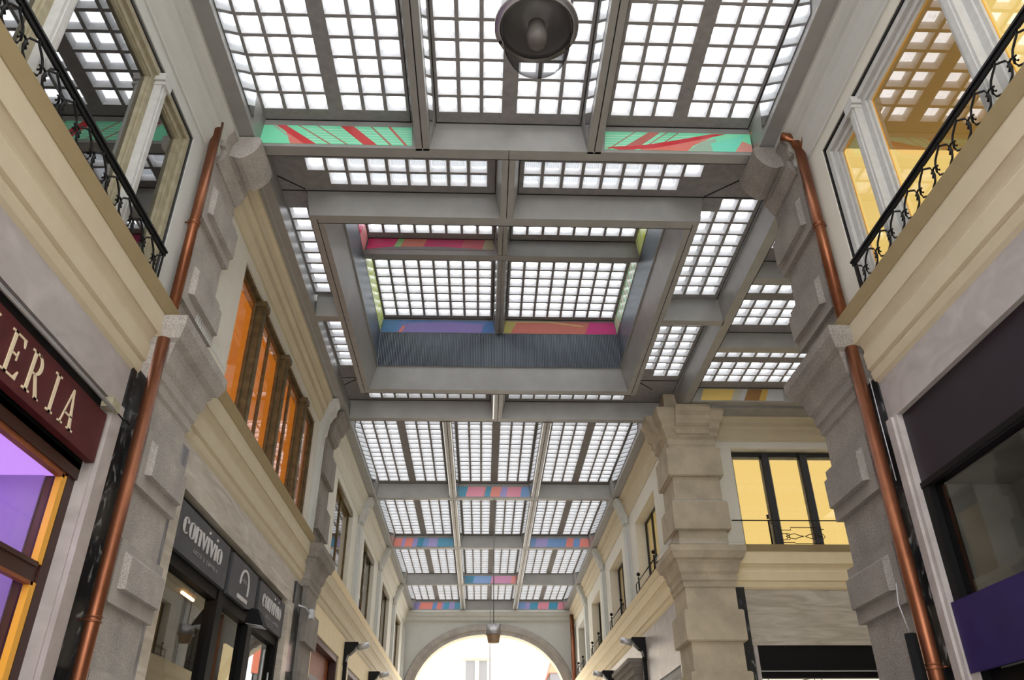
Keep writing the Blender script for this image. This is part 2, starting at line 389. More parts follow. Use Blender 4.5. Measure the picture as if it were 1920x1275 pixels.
bays = [(3.02, 8.14, 'over the near lamp'), (17.49, 22.94, 'just beyond the crossing'), (23.21, 28.28, 'second beyond the crossing'), (28.54, 33.72, 'third beyond the crossing'), (33.97, 38.68, 'against the arch wall')]
for i, (a, b, w) in enumerate(bays):
    for xc, sd in ((-.94, 'left'), (1.52, 'right')):
        rib(xc, a-.08, b+.08, 'slim grey double steel rib '+w+', '+sd+' of the pair', strip=i > 0)
def face_s(x0, x1, yb, f0=.12, f1=.72, dx0=0, dx1=0, zs=ZS, zp=ZP, e=.006):
    """quad on the camera-facing flare of a beam whose soffit starts at yb"""
    def P(x, f): return (x, yb-.08*f-e, zs+(zp-zs)*f)
    return [P(x0+dx0*0, f0), P(x1, f0), P(x1-dx1, f1), P(x0+dx0, f1)]
MINT = plain('mint_film', (130,232,186), .25)
artmap = {(0,0): P_GL, (0,2): P_GR, (1,1): P_B3, (2,0): P_B4L, (2,2): P_B4R, (3,1): P_B5, (4,0): P_B6L, (4,2): P_B6R}
rowname = ['left row', 'middle row', 'right row']
for i, (a, b, w) in enumerate(bays):
    for c in range(3):
        x0, x1 = SPX[c]+.18, SPX[c+1]-.18
        yb = list(YB.values())[0 if i == 0 else i+1][0]
        y0, y1 = a-.02, b-.04
        arts = []
        if (i, c) in artmap:
            arts.append(('colour_panel', face_s(x0-.03, x1+.03, yb, .10, .78, .02, .02), MINT if i == 0 else ARTV, 'glossy multicoloured panel', artmap[(i, c)]))
            if c != 1:
                s = -1 if c == 0 else 1; xe = SPX[0]+.1 if c == 0 else SPX[3]-.1
                def Q(y, f): return (xe-s*(.08*f+.006), y, ZS+(ZP-ZS)*f)
                arts.append(('corner_panel', [Q(yb-.02,.1), Q(yb-.42,.1), Q(yb-.10,.8)], ARTO if i == 0 else (ARTP if i == 2 and c == 0 else ARTV), 'small triangular colour panel'))
        coffer('skylight_coffer', 'square glass block skylight '+w+', '+rowname[c], x0, x1, y0, y1, ZP, group6(x0), fit_rows(y0, y1), 'glass block skylights of the passage', arts=arts)
# side edge steel (lengthwise perimeter) as things per side
for s in (-1, 1):
    for (ya, yb, w) in ((3.0, 8.36, 'near bays'), (17.46, 38.8, 'far bays')):
        d0, d1 = 3.56, 3.80
        m = MB()
        pr = [(d0,ZS),(d1,ZS),(d1,ZP+.16),(d0-.02,ZP+.16),(d0-.02,ZP)]
        m.exy(pr, ya, yb, s, STEEL)
        # slanted cheek
        m.exy([(d0,ZS),(d0-.02,ZP),(d0-.06,ZP)], ya, yb, s, STEEL)
        r = m.build('edge_beam', None, 'long grey steel edge beam along the '+SN[s]+' wall, '+w, 'beam')
        mi = MB(); xx = lambda f: X(s, d0-.012-.055*f)
        segs = [(5.6, 7.75)] if ya < 5 else [(17.8, 22.3), (23.5, 27.7), (28.8, 33.1), (34.3, 38.1)]
        for p, q in segs:
            mi.add([(xx(.1)-s*.004, p+.25, ZS+.07), (xx(.1)-s*.004, q, ZS+.07), (xx(.9)-s*.004, q-.2, ZP-.05), (xx(.9)-s*.004, p, ZP-.05)], [(0,1,2,3)], MIRROR)
        mi.build('polished_inset', r)
        l = MB(); l.box(X(s, d0+.0), X(s, d0+.012), ya, yb, ZS-.006, ZS-.0005, ALU); l.build('edge_trim', r)
# crossing: frame round the lantern
FX0, FX1, FY0, FY1 = -2.82, 3.42, 9.70, 15.95
GX0, GX1, GY0, GY1 = -2.48, 3.10, 10.05, 15.77
m = MB()
def ringquad(m, a, b, za, zb, mat):
    (ax0, ax1, ay0, ay1), (bx0, bx1, by0, by1) = a, b
    A = [(ax0,ay0,za),(ax1,ay0,za),(ax1,ay1,za),(ax0,ay1,za)]; B = [(bx0,by0,zb),(bx1,by0,zb),(bx1,by1,zb),(bx0,by1,zb)]
    m.add(A+B, [(i,(i+1)%4,4+(i+1)%4,4+i) for i in range(4)], mat)
ringquad(m, (FX0,FX1,FY0,FY1), (FX0+.2,FX1-.2,FY0+.2,FY1-.2), ZS, ZS, STEEL)
ringquad(m, (FX0+.2,FX1-.2,FY0+.2,FY1-.2), (GX0,GX1,GY0,GY1), ZS, 10.2, STEEL)
ringquad(m, (GX0,GX1,GY0,GY1), (GX0+.03,GX1-.03,GY0+.03,GY1-.03), 10.2, 10.2, STEEL)
ringquad(m, (FX0,FX1,FY0,FY1), (FX0-.08,FX1+.08,FY0-.08,FY1+.08), ZS, ZP, STEEL)
ringquad(m, (FX0-.08,FX1+.08,FY0-.08,FY1+.08), (FX0-.08,FX1+.08,FY0-.08,FY1+.08), ZP, ZP+.2, STEEL)
fr = m.build('roof_lantern', None, 'square grey steel frame round the raised lantern at the crossing', 'roof lantern')
m = MB()
for (a, b, c, d) in ((GX0-.05,GX0,GY0,GY1),(GX1,GX1+.05,GY0,GY1),(GX0-.05,GX1+.05,GY0-.05,GY0),(GX0-.05,GX1+.05,GY1,GY1+.05)):
    m.box(a, b, c, d, 10.19, 11.10, GRILLE)
m.build('perforated_grille', fr, 'dark blue-grey fluted metal band')
m = MB(); ZL, ZLP = 11.10, 11.45
for (a, b, c, d) in ((GX0-.25,GX0-.02,GY0-.1,GY1+.1),(GX1+.02,GX1+.25,GY0-.1,GY1+.1),(GX0-.1,GX1+.1,GY0-.25,GY0-.02),(GX0-.1,GX1+.1,GY1+.02,GY1+.25)):
    m.box(a, b, c, d, 11.09, ZLP+.14, STEEL)
ringquad(m, (GX0,GX1,GY0,GY1), (GX0+.07,GX1-.07,GY0+.07,GY1-.07), ZL, ZLP, STEEL)
m.build('upper_rim', fr)
m = MB(); j = .006
for (a,b,c,d) in ((FX0+.1-j,FX0+.1+j,FY0+.1,FY1-.1),(FX1-.1-j,FX1-.1+j,FY0+.1,FY1-.1),(FX0+.1,FX1-.1,FY0+.19,FY0+.202),(FX0+.1,FX1-.1,FY1-.006,FY1+.002)):
    m.box(a,b,c,d,ZS-.004,ZS+.001,STEELD)
m.build('joint_seal', fr)
# lantern cross beams
m = MB(); beam_x(12.72, 12.88, GX0, GX1, 11.10, ZLP, .07, m=m); m.build('roof_beam', None, 'crosswise steel beam high in the lantern', 'beam')
m = MB()
for a, b in ((GY0, 12.70), (12.90, GY1)):
    beam_y(X0-.085, X0-.007, a, b, 11.10, ZLP, 0, m=m); beam_y(X0+.007, X0+.085, a, b, 11.10, ZLP, 0, m=m)
    for s in (-1, 1):
        pr = [(X0+s*.085, 11.12), (X0+s*.155, ZLP), (X0+s*.085, ZLP)]
        m.prism(None, [(x, a, z) for x, z in pr], [(x, b, z) for x, z in pr], STEEL)
r = m.build('roof_rib', None, 'lengthwise double steel rib high in the lantern', 'rib')
mi = MB()
for a, b in ((GY0+.1, 12.45), (12.95, GY1-.3)):
    for s in (-1, 1): mi.add([(X0+s*.104,a,11.18),(X0+s*.104,b,11.18),(X0+s*.150,b-.1,11.42),(X0+s*.150,a,11.42)], [(0,1,2,3)], MIRROR)
mi.build('polished_inset', r)
def lface(side, y0, y1, f0=.05, f1=.95):
    xa = GX0 if side < 0 else GX1
    def P(y, f): return (xa-side*(.07*f+.006), y, ZL+(ZLP-ZL)*f)
    return [P(y0,f0), P(y1,f0), P(y1-.06,f1), P(y0+.06,f1)]
for ci, (xa, xb) in enumerate(((GX0+.07, X0-.155), (X0+.155, GX1-.07))):
    for ri, (ya, yb) in enumerate(((GY0+.07, 12.65), (12.95, GY1-.07))):
        n = 8; mx = (xb-xa-n*.313+.038)/2
        cy = fit_rows(ya, yb); arts = []
        s = -1 if ci == 0 else 1
        if ri == 1:
            arts.append(('colour_panel', face_s(xa-.05, xb+.05, GY1+.0, .02, .85, .04, .04, ZL, ZLP, .01), ARTV if ci == 0 else ARTC, 'violet blue panel' if ci == 0 else 'coral and magenta panel', P_VL if ci == 0 else P_VR))
            arts.append(('side_panel', lface(s, 12.95, GY1-.04), ARTY if ci == 0 else ARTR, 'lime striped side panel' if ci == 0 else 'mint and red side panel'))
        else:
            arts.append(('side_panel', lface(s, GY0+.04, 12.66), ARTP if ci == 0 else ARTY, 'pink side panel' if ci == 0 else 'pale lime side panel'))
            if ci == 0: arts.append(('colour_panel', face_s(xa-.02, xb, 12.72, .3, .95, .04, .04, ZL, ZLP, .006), ARTP, 'pink and coral panel', P_PK))
        coffer('lantern_skylight', ('near ' if ri == 0 else 'far ')+('left' if ci == 0 else 'right')+' glass block quarter of the raised lantern roof',
               xa, xb, ya, yb, ZLP, cells(xa+mx, n, .313, .264), cy, 'glass block quarters of the lantern', arts=arts)
# ring coffers round the lantern
RI = 'glass block skylights round the lantern'
def ring(label, x0, x1, y0, y1, cx, cy, skip=(), joints=()):
    coffer('ring_skylight', label, x0, x1, y0, y1, ZP, cx, cy, RI, skip, (), joints, y1-y0 < 1.5)
ry0, ry1, fy0, fy1 = 8.45, 9.62, 16.03, 17.19
ring('grey-cornered glass block strip between near beam and lantern, left half', -3.36, .12, ry0, ry1, cells(-2.80, 9), cells(8.56, 3), {(0,2)}, [((-3.30,9.28),(-2.92,9.58))])
ring('grey-cornered glass block strip between near beam and lantern, right half', .48, 4.50, ry0, ry1, cells(.56, 9), cells(8.56, 3), {(8,2)}, [((3.98,9.2),(3.52,9.6))])
ring('shallow glass block strip between lantern and far beam, left half', -3.36, .12, fy0, fy1, cells(-2.78, 9), cells(16.16, 3), {(0,0)}, [((-3.30,16.4),(-2.92,16.06))])
ring('shallow glass block strip between lantern and far beam, right half', .48, 4.50, fy0, fy1, cells(.56, 9), cells(16.16, 3), {(8,0)}, [((3.95,16.5),(3.52,16.06))])
ring('single column of glass blocks along the left wall, near half', -3.36, -2.90, 9.62, 12.62, [(-3.27,-2.99)], cells(10.05, 8))
ring('single column of glass blocks along the left wall, far half', -3.36, -2.90, 12.98, 16.03, [(-3.25,-2.97)], cells(13.3, 7))
ring('three glass blocks wide skylight on the right of the lantern, near half', 3.50, 4.50, 9.62, 12.60, cells(3.53, 3), cells(9.66, 9), {(0,0)})
ring('three glass blocks wide skylight on the right of the lantern, far half', 3.50, 4.50, 12.98, 16.03, cells(3.53, 3), cells(13.02, 9), {(0,8)})
m = MB(); beam_x(12.70, 12.88, -3.26, FX0, m=m); m.build('roof_beam', None, 'short steel cross member left of the lantern', 'beam')
m = MB(); beam_x(12.70, 12.88, FX1, 4.62, m=m); m.build('roof_beam', None, 'short steel cross member right of the lantern', 'beam')
for a, b, w in ((8.37, FY0, 'near'), (FY1, 17.27, 'far')):
    m = MB(); beam_y(X0-.1, X0-.007, a, b, sp=0, m=m); beam_y(X0+.007, X0+.1, a, b, sp=0, m=m)
    for s in (-1, 1):
        pr = [(X0+s*.1, ZS+.02), (X0+s*.18, ZP), (X0+s*.1, ZP)]
        m.prism(None, [(x, a, z) for x, z in pr], [(x, b, z) for x, z in pr], STEEL)
    r = m.build('roof_rib', None, 'short double steel rib on the '+w+' side of the lantern', 'rib')
    if w == 'far':
        l = MB(); l.tube([(.19, a+.03, ZS-.015), (.19, b-.02, ZS-.015)], .014, LEDW, 6); l.build('light_strip', r, 'white tube light')
# left wall soffit at the crossing
m = MB(); m.exy([(3.56,ZS),(3.86,ZS),(3.86,ZP+.16),(3.60,ZP+.16),(3.60,ZP)], 8.38, 17.45, -1, STEEL)
r = m.build('edge_beam', None, 'grey steel edge beam on the left wall beside the lantern', 'beam')
l = MB(); l.box(X(-1,3.712), X(-1,3.700), 8.9, 17.4, ZS-.004, ZS-.0005, ALU); l.build('edge_trim', r)
# right beam between crossing and side gallery
m = MB(); m.box(3.86, 4.62, 8.2, 8.40, 9.62, 10.2, STEEL); beam_y(4.60, 4.78, 8.4, 17.2, m=m); r = m.build('edge_beam', None, 'long steel beam between the crossing and the side passage', 'beam')
j_ = MB(); j_.box(4.772, 4.784, 8.9, 17.2, ZS-.004, ZS+.01, STEELD); j_.build('joint_seal', r)
m = MB(); m.box(4.0, 5.5, 17.53, 18.0, 9.62, 10.2, STEEL); m.box(4.78, 5.5, 17.2, 17.53, 9.64, 10.2, STEEL); m.build('roof_box', None, 'grey steel box closing the roof above the buff corner pier', 'roof panel')
# side gallery roof
SZ = 9.92
SX1 = 11.5
for i, (a, b) in enumerate(((8.7,8.9),(11.25,11.45),(13.72,13.93),(16.22,16.45))):
    m = MB(); beam_x(a, b, 4.78, SX1, ZS, SZ, .08, m=m)
    m.build('roof_beam', None, ['steel beam over the near edge of the side passage','second steel beam of the side passage','third steel beam of the side passage','steel beam with a gold panel against the side passage wall'][i], 'beam', 'cross beams of the side passage')
for i, (ya, yb) in enumerate(((8.98, 11.17), (11.53, 13.64), (14.01, 16.14))):
    cy = cells(ya+.08, 2)+cells(ya+.08+.63+.2, 3)
    arts = [('colour_panel', face_s(5.0, 6.95, 16.22, .08, .9, .08, 0, ZS, SZ), ARTGOLD, 'long gold and grey reflecting panel', P_GD)] if i == 2 else []
    nx = 20
    coffer('side_skylight', ['glass block skylight nearest to the camera in the side passage','middle glass block skylight of the side passage','farthest glass block skylight of the side passage above the gold panel'][i], 4.86, SX1, ya, yb, SZ, cells(4.92, nx), cy, 'glass block skylights of the side passage', arts=arts)
# roof behind the camera (never in frame)
m = MB()
for (a, b) in ((-7.9, -2.6), (-2.4, 2.8)):
    m.box(-3.6, 4.2, b, b+.2, ZS, ZP+.1, STEEL)
    for c in range(3):
        x0, x1 = SPX[c]+.18, SPX[c+1]-.18
        m.box(SPX[c]-.1, SPX[c]+.1, a, b, ZS, ZP, STEEL)
        bx = [x0]+[q for w in group6(x0) for q in w]+[x1]; rr = fit_rows(a, b); by = [a]+[q for w in rr for q in w]+[b]
        for i in range(len(bx)-1):
            for j in range(len(by)-1):
                if not (i % 2 and j % 2): m.add([(bx[i],by[j],ZP),(bx[i],by[j+1],ZP),(bx[i+1],by[j+1],ZP),(bx[i+1],by[j],ZP)], [(0,1,2,3)], CONC)
m.box(-3.6, 4.2, 2.8, 3.0, ZS, ZP+.1, STEEL)
m.box(-4.3, -3.3, -8, 3, ZS, ZP+.1, STEEL); m.box(3.9, 4.9, -8, 3, ZS, ZP+.1, STEEL)
m.build('ceiling', None, kind='structure')

# ------------------------------------------------------------------ walls
def wall(name, side, ya, yb, za, zb, opens, df, db, mat):
    m = MB(); y = ya
    for (p, q, z0, z1) in sorted(opens):
        if p > y: m.box(X(side,df), X(side,db), y, p, za, zb, mat)
        if z0 > za: m.box(X(side,df), X(side,db), p, q, za, z0, mat)
        if z1 < zb: m.box(X(side,df), X(side,db), p, q, z1, zb, mat)
        y = q
    if y < yb: m.box(X(side,df), X(side,db), y, yb, za, zb, mat)
    return m.build(name, None, kind='structure')
ZC = 6.40
FARB = [(19.1,21.9),(24.4,27.1),(29.8,32.3),(35.0,37.3)]
wall('wall_left_upper', -1, -8, 7.8, ZC, 10.1, [(1.0,7.25,ZC,8.8)], 4.02, 4.30, WALLP)
wall('wall_left_middle', -1, 8.82, 16.73, ZC, 10.1, [(9.9,15.85,ZC,8.82)], 4.02, 4.30, WALLC)
wall('wall_left_far', -1, 17.82, 38.9, ZC, 10.1, [(p,q,ZC,8.78) for p,q in FARB], 4.02, 4.32, WALLC)
wall('wall_right_upper', 1, -8, 7.82, ZC, 10.1, [(1.0,7.25,ZC,8.8)], 4.02, 4.30, WALLC)
wall('wall_right_far', 1, 17.9, 38.9, ZC, 10.1, [(p,q,ZC,8.5) for p,q in FARB], 4.02, 4.40, WALLC)
# lower walls (marble frieze and jambs)
wall('wall_left_lower', -1, -8, 7.35, 0, ZC, [(.4,7.1,0,5.07)], 4.08, 4.40, MARB)
wall('wall_left_lower_middle', -1, 9.1, 16.5, 0, ZC, [(9.5,15.75,0,5.0)], 4.08, 4.40, MARBV)
wall('wall_left_lower_far', -1, 17.9, 38.9, 0, ZC, [(18.5,22.2,0,4.95),(23.9,27.6,0,4.95),(29.2,32.8,0,4.95),(34.5,37.9,0,4.95)], 4.08, 4.4, CREAMW)
wall('wall_right_lower', 1, -8, 7.50, 0, ZC, [(.4,7.37,0,5.07)], 4.08, 4.40, MARB)
wall('wall_right_lower_far', 1, 17.9, 38.9, 0, ZC, [(18.4,21.5,0,4.2),(23.9,27.2,0,4.6),(29.2,32.6,0,4.6),(34.5,37.6,0,4.6)], 4.08, 4.4, MARB)
for s in (-1, 1):   # black marble strips beside the pipes
    m = MB(); m.box(X(s,4.06), X(s,4.38), 7.35 if s < 0 else 7.50, 7.80, 0, 5.62, BLKM); m.build('trim_'+('1' if s < 0 else '2'), None, kind='structure')
m = MB(); m.box(X(-1,4.04), X(-1,4.3), 8.85, 9.12, 0, 4.98, GRYM); m.box(X(-1,3.98), X(-1,4.3), 8.85, 9.12, 4.98, 5.35, GRYM); m.build('trim_3', None, kind='structure')
m = MB(); m.box(X(-1,4.04), X(-1,4.3), 16.1, 16.75, 0, 5.45, BLKM); m.build('trim_4', None, kind='structure')
# marble door jambs
m = MB(); m.box(X(-1,4.03), X(-1,4.30), 7.12, 7.34, 0, 5.07, MARB); m.build('trim_5', None, kind='structure')
m = MB(); m.box(X(1,4.04), X(1,4.30), 7.38, 7.50, 0, 5.07, MARB); m.box(X(1,4.07), X(1,4.35), 7.32, 7.38, 0, 5.07, MARB); m.build('trim_6', None, kind='structure')
m = MB(); m.box(X(-1,4.04), X(-1,4.35), 15.72, 16.1, 0, 5.0, MARBV); m.build('trim_7', None, kind='structure')

CORN_TOP = [(3.87,6.47),(3.93,6.33),(3.95,6.31),(3.95,6.07),(4.12,6.07),(4.12,6.47)]
CORN_LOW = [(3.97,6.07),(4.02,5.98),(4.02,5.94),(4.00,5.90),(4.01,5.72),(4.045,5.70),(4.03,5.66),(4.05,5.58),(4.08,5.54),(4.14,5.54),(4.14,6.07)]
def cornice(name, side, ya, yb, ylow, mt, mf):
    m = MB(); m.exy(CORN_TOP[0:1]+[(3.93,6.33)]+[(4.12,6.33),(4.12,6.47)], ya, yb, side, mf)
    m.exy([(3.94,6.33),(3.95,6.07),(4.12,6.07),(4.12,6.33)], ya, yb, side, mt); m.exy(CORN_LOW, ya, ylow, side, mt)
    m.box(X(side,3.90), X(side,4.32), ya, yb, 6.44, 6.475, mf)
    return m.build(name, None, kind='structure')
cornice('trim_8', -1, -8, 7.70, 7.48, CREAM, OLIVE)
cornice('trim_9', 1, -8, 7.74, 7.52, CREAM, OLIVE)
cornice('trim_10', -1, 9.05, 16.6, 16.55, CREAM, OLIVE)
cornice('trim_11', -1, 18.0, 39.0, 39.0, CREAM, CREAMW)
cornice('trim_12', 1, 18.0, 39.0, 39.0, CREAMW, CREAMW)
# top architrave mouldings under the steel
ARCHI = [(3.78,9.60),(3.78,9.54),(3.83,9.50),(3.87,9.42),(3.87,9.33),(3.93,9.28),(3.93,9.14),(3.97,9.08),(4.0,9.04),(4.0,8.99),(4.06,8.99),(4.06,9.60)]
for nm, s, a, b, mat in (('trim_13',-1,-8,8.0,WALLP),('trim_14',1,-8,8.0,WALLP),('trim_15',-1,8.75,17.1,CREAM),('trim_16',-1,17.5,39.0,WALLC),('trim_17',1,17.9,39.0,CREAM)):
    m = MB(); m.exy(ARCHI, a, b, s, mat); m.build(nm, None, kind='structure')

# ------------------------------------------------------------------ rusticated piers
def rblock(m, side, y0, y1, z0, z1, mat, panel=True, df=3.87, dr=3.96, dback=None):
    dm = df+.03 if panel else df
    m.box(X(side,dm), X(side,dback or dr+.02), y0, y1, z0, z1, mat)
    if panel:
        a0, a1, b0, b1 = y0+.13, y1-.02, z0+.15, z1-.09
        e = .05
        xo, xi = X(side, dm), X(side, df-.03)
        A = [(xo,a0,b0),(xo,a1,b0),(xo,a1,b1),(xo,a0,b1)]; B = [(xi,a0+e,b0+.005),(xi,a1-e*.4,b0+.005),(xi,a1-e*.4,b1-e),(xi,a0+e,b1-e)]
        m.add(A+B, [(4,5,6,7),(0,1,5,4),(1,2,6,5),(2,3,7,6),(3,0,4,7)], mat)
CAPP = [(3.96,5.47),(3.93,5.50),(3.93,5.60),(3.90,5.63),(3.90,5.74),(3.86,5.80),(3.83,5.95),(3.80,6.00),(3.80,6.03),(3.74,6.06),(3.70,6.16),(3.68,6.20),(3.68,6.32),(3.96,6.36)]
def cap_mesh(m, side, y0, y1, mat):
    """classical cap wrapped round the shaft: profile swept on the three free sides"""
    rings = []
    for d, z in CAPP:
        o = (3.96-d)
        rings.append([(X(side,4.3), y0-o, z), (X(side,d), y0-o, z), (X(side,d), y1+o, z), (X(side,4.3), y1+o, z)])
    for a, b in zip(rings, rings[1:]):
        m.add(a+b, [(0,1,5,4),(1,2,6,5),(2,3,7,6)], mat)
    m.add(rings[-1], [(0,1,2,3)], mat); m.add(rings[0], [(3,2,1,0)], mat)
LOWB = [(4.40,5.03),(3.22,3.83),(2.02,2.63),(.80,1.42)]
UPB = [(6.71,7.36),(7.95,8.64)]
def pier(side, y0, y1, mat, label, panel, group, upper=True):
    r = empty('stone_pier', (X(side,4.1), (y0+y1)/2, 0), label, 'pier', group)
    m = MB(); m.box(X(side,3.96), X(side,4.32 if side < 0 else 4.6), y0+.07, y1-.07, 0, 10.1, mat); m.build('shaft', r)
    for z0, z1 in LOWB+UPB:
        m = MB(); rblock(m, side, y0, y1, z0, z1, mat, panel); m.build('rusticated_block', r)
    m = MB(); cap_mesh(m, side, y0+.05, y1-.05, mat); m.build('capital', r)
    return r
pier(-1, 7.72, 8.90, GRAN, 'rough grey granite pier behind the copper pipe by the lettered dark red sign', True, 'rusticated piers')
pier(-1, 16.65, 17.90, GRAND, 'dark shaded granite pier past the orange windows', False, 'rusticated piers')
# right near pier is free on its far side too: full square shaft
def square_pier(xa, xb, ya, yb, mat, label, panel):
    r = empty('stone_pier', ((xa+xb)/2, (ya+yb)/2, 0), label, 'pier', 'rusticated piers')
    m = MB(); m.box(xa+.09, xb-.09, ya+.07, yb-.07, 0, 10.1, mat); m.build('shaft', r)
    for z0, z1 in LOWB+UPB:
        m = MB()
        if panel:
            rblock(m, 1, ya, yb, z0, z1, mat, True, dback=xb-X0)
        else:
            c = .02
            v = [(xa,ya),(xb,ya),(xb,yb),(xa,yb)]
            m.box(xa, xb, ya, yb, z0+.02, z1-.02, mat); m.box(xa+c, xb-c, ya+c, yb-c, z0, z1, mat)
        m.build('rusticated_block', r)
    m = MB(); rings = []
    for d, z in CAPP:
        o = 3.96-d
        rings.append([(xa+.09-o, ya+.07-o, z), (xb-.09+o, ya+.07-o, z), (xb-.09+o, yb-.07+o, z), (xa+.09-o, yb-.07+o, z)])
    for a, b in zip(rings, rings[1:]): m.add(a+b, [(i,(i+1)%4,4+(i+1)%4,4+i) for i in range(4)], mat)
    m.add(rings[-1], [(0,1,2,3)], mat); m.build('capital', r)
    return r
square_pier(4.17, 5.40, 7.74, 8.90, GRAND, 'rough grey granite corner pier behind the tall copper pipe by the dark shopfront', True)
colr = square_pier(4.17, 5.42, 16.67, 17.90, BROWN, 'smooth buff stone corner pier with bird spikes at the side passage', False)
# upper capital of the buff pier with console faces
UP = [(0,8.70),(.02,8.74),(.02,8.86),(.08,8.92),(.08,9.02),(.14,9.10),(.14,9.22),(.20,9.30),(.24,9.42),(.26,9.50),(.26,9.58)]
m = MB(); rings = [[(4.26-o,16.74-o,z),(5.33+o,16.74-o,z),(5.33+o,17.83+o,z),(4.26-o,17.83+o,z)] for o, z in UP]
for a, b in zip(rings, rings[1:]): m.add(a+b, [(i,(i+1)%4,4+(i+1)%4,4+i) for i in range(4)], BROWN)
m.add(rings[-1], [(0,1,2,3)], BROWN); m.build('upper_capital', colr)
m = MB()
m.exx([(16.70,8.95),(16.62,8.97),(16.62,9.10),(16.50,9.18),(16.44,9.28),(16.44,9.36),(16.36,9.44),(16.33,9.52),(16.33,9.585),(16.75,9.585),(16.75,8.95)], 4.42, 5.22, BROWN)
a = [(4.22,17.0),(4.14,17.0)]
pr = [(4.20,8.95),(4.12,8.97),(4.10,9.12),(3.98,9.20),(3.92,9.30),(3.92,9.40),(3.85,9.48),(3.84,9.585),(4.3,9.585),(4.3,8.95)]
m.prism(None, [(x,16.98,z) for x, z in pr], [(x,17.66,z) for x, z in pr], BROWN)
m.build('console', colr)
# bird spikes on the buff pier
def spikes(label, pts):
    m = MB()
    for (p, q) in pts:
        p = Vector(p); q = Vector(q); n = max(2, int((q-p).length/.055))
        m.tube([p, q], .006, SPIKE, 4)
        for i in range(n):
            c = p.lerp(q, (i+.5)/n)
            for a in (-.018, .018): m.tube([c, c+Vector((a, -a, .085))], .0025, SPIKE, 3, False)
    m.build('bird_spike_strip', None, label, 'bird spikes', 'bird spike strips')
spikes('thin clear bird spikes along the lower capital of the buff corner pier', [((3.98,16.45,6.365),(5.6,16.45,6.365)),((3.98,16.45,6.365),(3.98,18.0,6.365))])
spikes('thin clear bird spikes on the second block of the buff corner pier', [((4.2,16.70,7.365),(5.38,16.70,7.365))])
spikes('thin clear bird spikes on top of the buff corner pier', [((5.2,16.5,9.60),(5.7,16.5,9.60))])
spikes('thin clear bird spikes on the near left granite capital', [((-3.36,7.66,6.365),(-3.36,8.95,6.365))])

# carved brackets carrying the near beam
def bracket(side, y0, y1, mat, label, kd=0.0):
    r = empty('stone_bracket', (X(side,3.8), (y0+y1)/2, 9.0), label, 'bracket', 'carved stone brackets under the near beam')
    pr = [(3.96,9.585),(3.50,9.585),(3.47,9.55),(3.47,9.45),(3.50,9.36),(3.56,9.28),(3.63,9.22),(3.70,9.19),(3.77,9.20),(3.83,9.23),(3.88,9.22),(3.90,9.17),(3.96,9.17)]
    m = MB(); m.exy(pr, y0, y1, side, mat); m.build('scroll', r)
    m = MB(); m.exy([(4.05,9.22),(3.86,9.22),(3.84,9.16),(3.88,9.06),(3.93,8.98),(4.05,8.96)], y0-.12, y1+.12, side, mat)
    m.exy([(4.05,9.585),(3.80,9.585),(3.78,9.50),(3.84,9.40),(3.86,9.22),(4.05,9.22)], y0-.2, y1+.2, side, mat); m.build('moulding', r)
    return r
bracket(-1, 8.0, 8.68, GRAN, 'carved grey scroll bracket over the left granite pier')
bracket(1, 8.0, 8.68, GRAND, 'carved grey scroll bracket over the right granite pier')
# far pilasters with consoles
for s in (-1, 1):
    for i, yc in enumerate((23.08, 28.41, 33.85, 38.6)):
        w = ['first','second','third','last'][i]
        r = empty('wall_pilaster', (X(s,4.0), yc, ZC), 'pale plaster pilaster with small scroll console on the '+SN[s]+' wall, '+w+' beyond the crossing', 'pilaster', 'pale pilasters between the upper windows')
        m = MB(); h = .22 if i < 3 else .15
        m.box(X(s,3.96), X(s,4.05), yc-h-.1, yc+h+.1, ZC+.05, 8.75, WALLP); m.box(X(s,3.91), X(s,4.0), yc-h, yc+h, ZC+.05, 8.72, WALLP); m.build('shaft', r)
        if i < 3:
            m = MB(); pr = [(4.0,9.585),(3.66,9.585),(3.65,9.50),(3.69,9.42),(3.70,9.36),(3.76,9.30),(3.77,9.20),(3.82,9.14),(3.83,9.04),(3.88,8.96),(3.90,8.84),(4.0,8.80)]
            m.exy(pr, yc-h, yc+h, s, WALLP)
            for k in (-.5, 0, .5): m.exy([(d-.012, z) for d, z in pr], yc+h*k-.03, yc+h*k+.03, s, WALLP)
            m.build('console', r)

# left pier 2 top mouldings
m = MB(); m.exy([(4.05,9.585),(3.62,9.585),(3.62,9.5),(3.70,9.42),(3.74,9.30),(3.80,9.25),(3.84,9.05),(3.90,8.98),(4.05,8.96)], 16.9, 17.75, -1, GRAND)
m.build('stone_bracket', None, 'dark moulded stone bracket on top of the shaded granite pier', 'bracket')
m = MB(); m.exy([(4.05,9.585),(3.66,9.585),(3.66,9.50),(3.72,9.40),(3.72,9.28),(3.80,9.20),(3.86,9.05),(3.88,8.8),(3.92,8.75),(3.94,6.5),(4.05,6.5)], 16.2, 16.55, -1, WALLP)
m.build('wall_pilaster', None, 'pale pilaster with wavy head right of the orange windows', 'pilaster')

